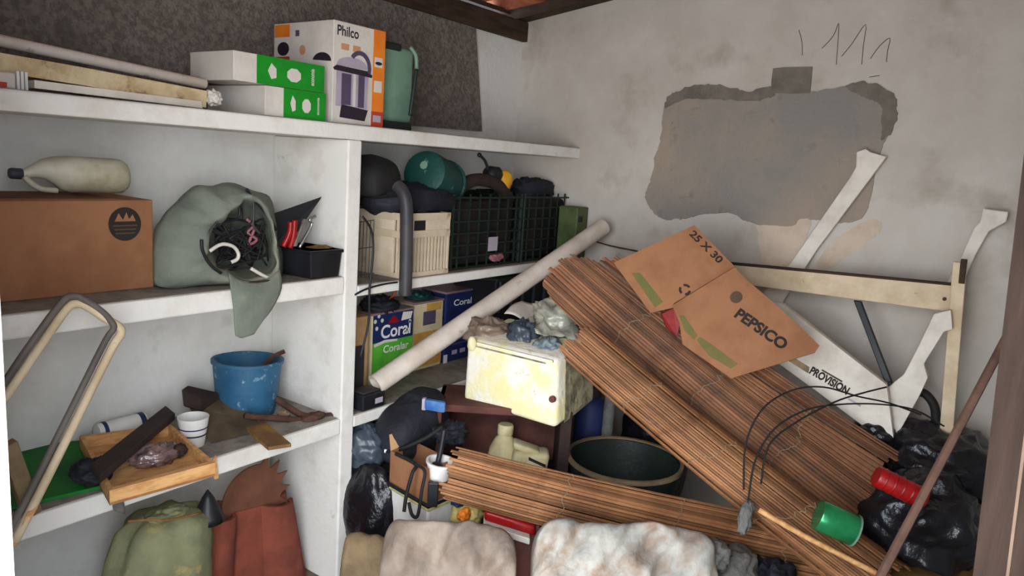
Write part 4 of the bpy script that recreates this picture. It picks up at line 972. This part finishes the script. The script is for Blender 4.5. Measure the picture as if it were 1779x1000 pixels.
a = at(916, 905, t=2.62)
obj('maroon_plank', bar(V(a.x, a.y, ZF+.002), V(a.x, a.y, a.z), ux*.045, uy*.03, .004), 'maroon', None, False, 'upright maroon plank between the two foreground sacks', 'plank')
# twisted neck of the white sack
obj('grey_rag', blob(at(1236, 962, t=2.42), (.07, .06, .045), 6, .015, 2, 2, ridge=.012, rf=2), 'cloth_grey', None, True, 'crumpled grey rag at right end of the white sack', 'rag')
obj('grey_rag', blob(at(1275, 985, t=2.5), (.12, .07, .06), 8, .015, 2, 2, ridge=.015, rf=2), 'cloth_grey', None, True, 'dusty grey rag under the lowest blind near bottom edge', 'rag')
obj('dark_crumple', blob(at(1330, 1030, t=2.55), (.16, .1, .10), 9, .02, 3, 2, ridge=.04), 'black_fabric', None, True, 'dark crumpled sheet at the bottom under the blinds', 'sheet')

# ------------------------------------------------------------------ bamboo blinds
def blind(lab, up_, lo_, n, m_, sagv, seed, wid=.0085, cords=(.2, .5, .8), th=.0035, cstep=None):
    """up_, lo_: curves of photo points (px, py, t) along the two ends; one slat joins them at each step"""
    ra = random.Random(seed)
    ca = smooth([at(a, b, t=t) for a, b, t in up_], 12); cb_ = smooth([at(a, b, t=t) for a, b, t in lo_], 12)
    def samp(c, u):
        x = u*(len(c)-1); i = min(int(x), len(c)-2); return c[i].lerp(c[i+1], x-i)
    root = thing('bamboo_blind', lab, 'blind', tuple((samp(ca, .5)+samp(cb_, .5))/2), 'bamboo blinds')
    step = (ca[-1]-ca[0]).length
    K = 8; cl = [[] for _ in cords]
    for i in range(n):
        u = (i+.5)/n
        a, b = samp(ca, u), samp(cb_, u)
        du = samp(ca, min(1, u+.5/n))-samp(ca, max(0, u-.5/n)); dl = samp(cb_, min(1, u+.5/n))-samp(cb_, max(0, u-.5/n))
        e0_, e1_ = ra.uniform(-.012, .012), ra.uniform(-.012, .012)
        rows_, off = [], ra.uniform(-.005, .005)
        for k in range(K+1):
            s = k/K; s2 = s*(1+e1_-e0_)+e0_
            p = a.lerp(b, s2)-Z*(sagv*4*s*(1-s))
            wv = du.lerp(dl, s)*.485
            nrm = wv.cross(b-a).normalized()
            if nrm.dot(CAM-p) < 0: nrm = -nrm
            p = p+nrm*off
            rows_.append([p-wv, p-wv*.5+nrm*.0026, p+wv*.5+nrm*.0026, p+wv])
            for ci, cs in enumerate(cords):
                if abs(s-cs) < .5/K and len(cl[ci]) < i+1: cl[ci].append(p+nrm*.0045)
        obj('slat', sheet(rows_, th), m_, root)
    for c in cl:
        if len(c) > 2: obj('binding_cord', tube(c, .0016, 5, 1), 'string', root)
    return root
blind('upper bamboo blind lying under the brown cardboard sheet', [(1075, 448, 3.02), (1040, 452, 2.98), (1010, 448, 2.94), (985, 446, 2.93), (968, 462, 2.95), (943, 490, 2.93), (962, 520, 2.97)],
      [(1572, 792, 2.72), (1545, 805, 2.68), (1530, 850, 2.66), (1528, 880, 2.64), (1490, 900, 2.66), (1470, 930, 2.66), (1450, 960, 2.68)], 34, MATS['bamboo_red'], .02, 1)
blind('middle bamboo blind crossing in front of the foam box', [(1048, 585, 2.86), (1024, 566, 2.76), (1005, 578, 2.73), (990, 590, 2.75), (974, 602, 2.76), (985, 625, 2.82)],
      [(1580, 985, 2.56), (1560, 985, 2.46), (1535, 1000, 2.42), (1500, 1005, 2.42), (1460, 1000, 2.44), (1430, 1000, 2.52)], 24, MATS['bamboo'], .015, 2)
blind('lowest bamboo blind lying nearly level over the sacks', [(798, 776, 2.56), (790, 790, 2.52), (782, 812, 2.50), (772, 832, 2.51), (764, 852, 2.50), (770, 866, 2.54)],
      [(1560, 930, 2.74), (1550, 965, 2.68), (1545, 990, 2.66), (1540, 1015, 2.66), (1530, 1035, 2.66), (1520, 1040, 2.7)], 20, MATS['bamboo'], .02, 3)
obj('bamboo_rod', tube([at(1318, 885, t=2.44), at(1400, 932, t=2.42), at(1540, 1004, t=2.40), at(1600, 1036, t=2.40)], .0095, 8, 3), 'pine', None, True, 'pale thin rod along lower edge of the middle blind', 'rod')
obj('grey_clip', blob(at(1295, 898, t=2.46), (.028, .02, .05), 3, .008, 3, 2.6, ex=lambda p, d: V(p.x+p.z*.3, p.y, p.z)), 'cloth_grey', None, True, 'small grey cloth knot hanging from the middle blind', 'cloth')
# wires looping over the blinds
def wire(lab, pix, t):
    return obj('wire_loop', tube([at(a, b, t=tt) for (a, b), tt in zip(pix, t)], .0032, 6, 6), 'black_rubber', None, True, lab, 'wire', 'wires over the blinds')
wire('upper looping black wire rising from the blinds', [(1292, 850), (1296, 770), (1325, 710), (1375, 678), (1430, 672), (1490, 688), (1545, 700), (1600, 720)], [2.50, 2.52, 2.55, 2.58, 2.6, 2.62, 2.64, 2.66])
wire('lower looping black wire rising from the blinds', [(1300, 868), (1312, 800), (1345, 745), (1400, 712), (1460, 702), (1530, 702), (1590, 712), (1640, 740)], [2.48, 2.5, 2.53, 2.56, 2.58, 2.6, 2.62, 2.64])
wire('straight black wire running up to the white arm', [(1322, 840), (1335, 775), (1380, 735), (1450, 698), (1500, 682), (1540, 672)], [2.50, 2.52, 2.55, 2.58, 2.6, 2.64])
obj('wall_wire', tube([at(1030, 418, x=-.06), at(1062, 427, x=-.05), at(1112, 437, x=-.05)], .004, 6), 'rust', None, True, 'thin rusty wire against the right wall beside pipe', 'wire')

# ------------------------------------------------------------------ flattened cardboard sheet
cs = thing('cardboard_sheet', 'flattened brown cardboard carton lying on the upper blind', 'cardboard', tuple(at(1250, 655, t=2.72)))
A0, A1, A2, A3 = at(1066, 456, t=2.88), at(1206, 391, t=2.88), at(1277, 463, t=2.80), at(1130, 543, t=2.80)
n1 = (A1-A0).cross(A3-A0).normalized()
if n1.dot(CAM-A0) < 0: n1 = -n1
M1 = at(1170, 527, t=2.80)
def onp(px, py, o, n):       # where a sight line meets a panel
    d = fw+rt*((px-889.5)/FPX)-up*((py-500)/FPX)
    return CAM+d*((o-CAM).dot(n)/d.dot(n))
obj('panel', prism([onp(a, b, A0, n1) for a, b in [(1066, 456), (1206, 391), (1277, 463), (1170, 527), (1174, 533), (1130, 543)]], -n1*.006), 'cardboard', cs)
B0, B1, B2, B3 = at(1168, 530, t=2.79), at(1276, 464, t=2.79), at(1424, 600, t=2.66), at(1270, 657, t=2.66)
n2 = (B1-B0).cross(B3-B0).normalized()
if n2.dot(CAM-B0) < 0: n2 = -n2
obj('panel', prism([onp(a, b, B0, n2) for a, b in [(1168, 530), (1276, 464), (1300, 488), (1345, 526), (1395, 572), (1424, 600), (1416, 612), (1270, 657), (1232, 630), (1186, 598), (1180, 560)]], -n2*.006), 'cardboard', cs)
l0, l1 = onp(1274, 550, B0, n2), onp(1359, 609, B0, n2)
uu = (l1-l0).normalized(); vv = n2.cross(uu)
hgt = (onp(1283, 532, B0, n2)-l0).dot(vv)
text_on('lettering', 'PEPSICO', l0, uu, vv, (l1-l0).length, hgt, 'ink', cs, .0015, bold=.04)
e_ = onp(1279, 516, B0, n2)
obj('emblem', face_poly(e_, uu, vv, n2, circ(0, 0, .022, .024, 18)), 'ink_soft', cs)
def strip(pix, o, n, m_, nm='print_strip'):
    obj(nm, prism([onp(a, b, o, n) for a, b in pix], n*.0012), m_, cs)
strip([(1097, 474), (1112, 474), (1152, 524), (1138, 534)], A0, n1, 'print_green')
strip([(1180, 548), (1188, 548), (1212, 582), (1206, 590), (1190, 575)], B0, n2, 'print_green')
strip([(1210, 590), (1216, 585), (1250, 608), (1282, 632), (1270, 640), (1232, 618)], B0, n2, 'print_green')
# recycling mark of three bent arrows
e_ = onp(1190, 503, A0, n1)
r1_ = V(0, 0, 0)+(onp(1210, 503, A0, n1)-e_).normalized(); s1_ = n1.cross(r1_)
for k in range(3):
    a0_ = k*2.094+.5
    arc = [(.023*math.cos(a0_+j*.27), .023*math.sin(a0_+j*.27)) for j in range(6)]
    arc2 = [(.014*math.cos(a0_+j*.27), .014*math.sin(a0_+j*.27)) for j in range(6)]
    obj('recycling_arrow', face_poly(e_, r1_, s1_, n1, arc+arc2[::-1]), 'ink', cs)
# faint handling letters along the top edge
l0 = onp(1200, 404, A0, n1); l1 = onp(1252, 455, A0, n1); uu = (l1-l0).normalized(); vv = n1.cross(uu)
text_on('lettering', '25 X 30', l0-vv*.012, uu, vv, (l1-l0).length, .03, 'ink', cs, .0015, bold=.03)
obj('red_scrap', prism([at(1150, 545, t=2.83), at(1170, 535, t=2.83), at(1182, 560, t=2.82), at(1176, 585, t=2.82), at(1160, 570, t=2.82)], (.01, .012, 0)), 'dull_red', None, False, 'small red scrap under the cardboard fold', 'scrap')

# ------------------------------------------------------------------ white boards and cream frame by the right wall
def wplate(name, lab, cat, pix, x, th, m_, sm=False):
    return obj(name, bevel(prism([at(a, b, x=x) for a, b in pix], (th, 0, 0)), .004, 2), m_, None, 30, lab, cat)
obj('white_lath', bevel(prism([at(a, b, x=-.05) for a, b in [(1488, 264), (1504, 258), (1512, 264), (1540, 272), (1480, 352), (1420, 432), (1362, 520), (1352, 545), (1322, 520), (1328, 506), (1364, 470), (1430, 375), (1478, 306), (1487, 290)]], (.025, 0, 0)), .003, 2), 'white_paint', None, False, 'white wooden arm leaning on wall over the cement patch', 'board')
obj('white_bracket', bevel(prism([at(a, b, x=-.06) for a, b in [(1708, 362), (1752, 368), (1748, 385), (1718, 402), (1696, 440), (1672, 492), (1655, 505), (1640, 500), (1668, 450), (1692, 396), (1702, 386)]], (.035, 0, 0)), .004, 2), 'white_paint', None, False, 'white wooden arm leaning on the wall at far right', 'board')
wplate('white_paddle', 'white paddle shaped wooden piece standing behind the bags', 'board', [(1622, 545), (1652, 538), (1655, 572), (1640, 576), (1605, 632), (1612, 656), (1596, 690), (1565, 745), (1554, 754), (1540, 742), (1528, 700), (1530, 680), (1548, 668), (1570, 650), (1596, 600)], -.30, .035, 'white_paint')
c = thing('packing_foam', 'white foam packing slab with printed letters under the cardboard', 'packing foam', tuple(at(1440, 700, x=-.36)))
fp = [at(a, b, x=-.36) for a, b in [(1320, 520), (1360, 528), (1540, 668), (1552, 760), (1500, 740), (1420, 680), (1310, 600)]]
obj('slab', prism(fp, (.03, 0, 0)), 'white_paint', c)
l0, l1 = at(1405, 648, x=-.362), at(1470, 686, x=-.362)
uu = (l1-l0).normalized(); vv = (-X).cross(uu)
text_on('lettering', 'PROVISION', l0, uu, vv, (l1-l0).length, .034, 'ink', c, .001, bold=.04)
obj('print_bar', face_quad(l0+vv*.036, uu, vv, -X, .035, .12, 0, .006), 'ink_soft', c)
obj('print_bar', face_quad(l0-vv*.012+uu*.17, uu, vv, -X, 0, .05, 0, .008), 'print_lilac', c)
obj('brown_strip', bar(at(1372, 622, t=2.68), at(1404, 642, t=2.68), (0, .0, .012), (.004, .004, 0)), 'khaki', None, False, 'short brown strip poking from under the cardboard', 'strip')
# cream bench frame
bf = thing('bed_end', 'cream painted wooden bed end standing by the right wall', 'bed end', tuple(at(1640, 760, x=-.18)))
def pl4(pix, x, th): return bevel(prism([at(a, b, x=x) for a, b in pix], (th, 0, 0)), .002, 1)
obj('rail', pl4([(1240, 456), (1662, 496), (1660, 543), (1240, 487)], -.22, .03), 'cream_paint', bf)
lb = at(1645, 742, x=-.25); lt = at(1668, 455, x=-.25); k_ = (lt-lb)/(lt.z-lb.z); l00 = lb-k_*(lb.z-ZF)
obj('leg', bar(l00+V(0, 0, .002), lt, (.014, 0, 0), (0, .022, 0), .003), 'cream_paint', bf)
obj('leg_cap', bar(at(1671, 492, x=-.252), at(1675, 450, x=-.252), (.016, 0, 0), (0, .010, 0), .003), 'dark_timber', bf)
obj('rail_edge', pl4([(1240, 453), (1662, 493), (1662, 497), (1240, 457)], -.224, .036), 'dark_timber', bf)
obj('bolt', lathe([(.007, 0), (.007, .006), (.002, .008)], at(1641, 519, x=-.22), (-1, 0, 0), 10), 'rust', bf)
obj('dark_strut', bar(at(1490, 522, x=-.2), at(1546, 668, x=-.28), (0, .014, 0), (.01, 0, 0), .003), 'black_plastic', None, False, 'black metal strut slanting under the cream frame rail', 'strut')
obj('black_cable', tube([at(1548, 664, x=-.33), at(1534, 676, x=-.33), at(1527, 702, x=-.33), at(1530, 740, x=-.33), at(1532, 770, x=-.33)], .007, 7), 'black_plastic', None, True, 'black cable hanging in front of the white paddle piece', 'cable')
obj('black_hoop', tube([at(1580, 684, x=-.2), at(1604, 682, x=-.2), at(1622, 702, x=-.2), at(1626, 730, x=-.2), at(1620, 770, x=-.2)], .017, 9), 'black_rubber', None, True, 'black rubber hoop behind the white paddle piece', 'hoop')

# ------------------------------------------------------------------ rubbish bags, red bottle, green can, pole
p_ = at(1590, 985, t=2.6)
obj('low_crate', box(p_.x-.22, p_.x+.3, max(-2.6, p_.y-.2), p_.y+.2, ZF+.002, p_.z+.01, .006), 'brown_wood', None, False, 'low wooden box under the black rubbish bags', 'box')
bb = at(1598, 905, t=2.62); zb = p_.z+.012
obj('rubbish_bag', blob(bb, (.185, .18, .17), 4, .03, 1.8, 2.4, ridge=.05, rf=1.8, nu=60, nv=80, floor=zb), 'bin_bag', None, True, 'lower shiny black rubbish bag behind the brown pole', 'rubbish bag', 'black rubbish bags')
b2 = at(1628, 800, t=2.80)
obj('rubbish_bag', blob(b2, (.2, .2, .12), 7, .03, 1.8, 2.4, ridge=.045, rf=1.8, nu=60, nv=80), 'bin_bag', None, True, 'upper shiny black rubbish bag against the wall', 'rubbish bag', 'black rubbish bags')
obj('rubbish_bag', blob(at(1520, 755, t=2.86), (.09, .08, .06), 9, .012, 1.6, 2.3, ridge=.015, rf=2, nu=36, nv=44), 'bin_bag', None, True, 'small black bag below the foam panel', 'rubbish bag', 'black rubbish bags')
ra_, rb_ = at(1522, 826, t=2.46), at(1604, 866, t=2.44)
c = thing('red_tube', 'glossy red plastic cylinder pressed between the black bags', 'cylinder', tuple((ra_+rb_)/2))
obj('body', lathe([(.005, 0), (.032, 0), (.036, .006), (.036, (rb_-ra_).length), (.03, (rb_-ra_).length+.004)], ra_, rb_-ra_, 24), 'red_plastic', c, 40)
for k in range(5):
    obj('rib', lathe([(.0355, .02+k*.03), (.038, .024+k*.03), (.0355, .028+k*.03)], ra_, rb_-ra_, 24, False, False), 'red_plastic', c, 40)
ga, gb = at(1421, 893, t=2.44), at(1484, 921, t=2.42)
c = thing('green_can', 'shiny green can lying on the bamboo blind', 'can', tuple((ga+gb)/2))
L_ = (gb-ga).length
obj('body', lathe([(.04, 0), (.050, 0), (.052, .004), (.052, L_-.004), (.050, L_), (.04, L_), (.04, L_-.006), (.001, L_-.006)], ga, gb-ga, 32), 'can_shiny_green', c, 35)
obj('end_rim', lathe([(.045, L_-.002), (.0535, L_-.002), (.0535, L_+.004), (.045, L_+.004)], ga, gb-ga, 32, False, False), 'glass_green', c, 35)
# pole
pt_, pb_ = at(1762, 560, t=2.35), at(1530, 1000, t=2.12)
k_ = (pt_-pb_)/(pt_.z-pb_.z); pf = pb_-k_*(pb_.z-ZF-.012)
obj('brown_pole', tube([pf, pt_], .0135, 9, 1), 'pole_brown', None, 40, 'long brown wooden pole leaning in front of the rubbish bags', 'pole')
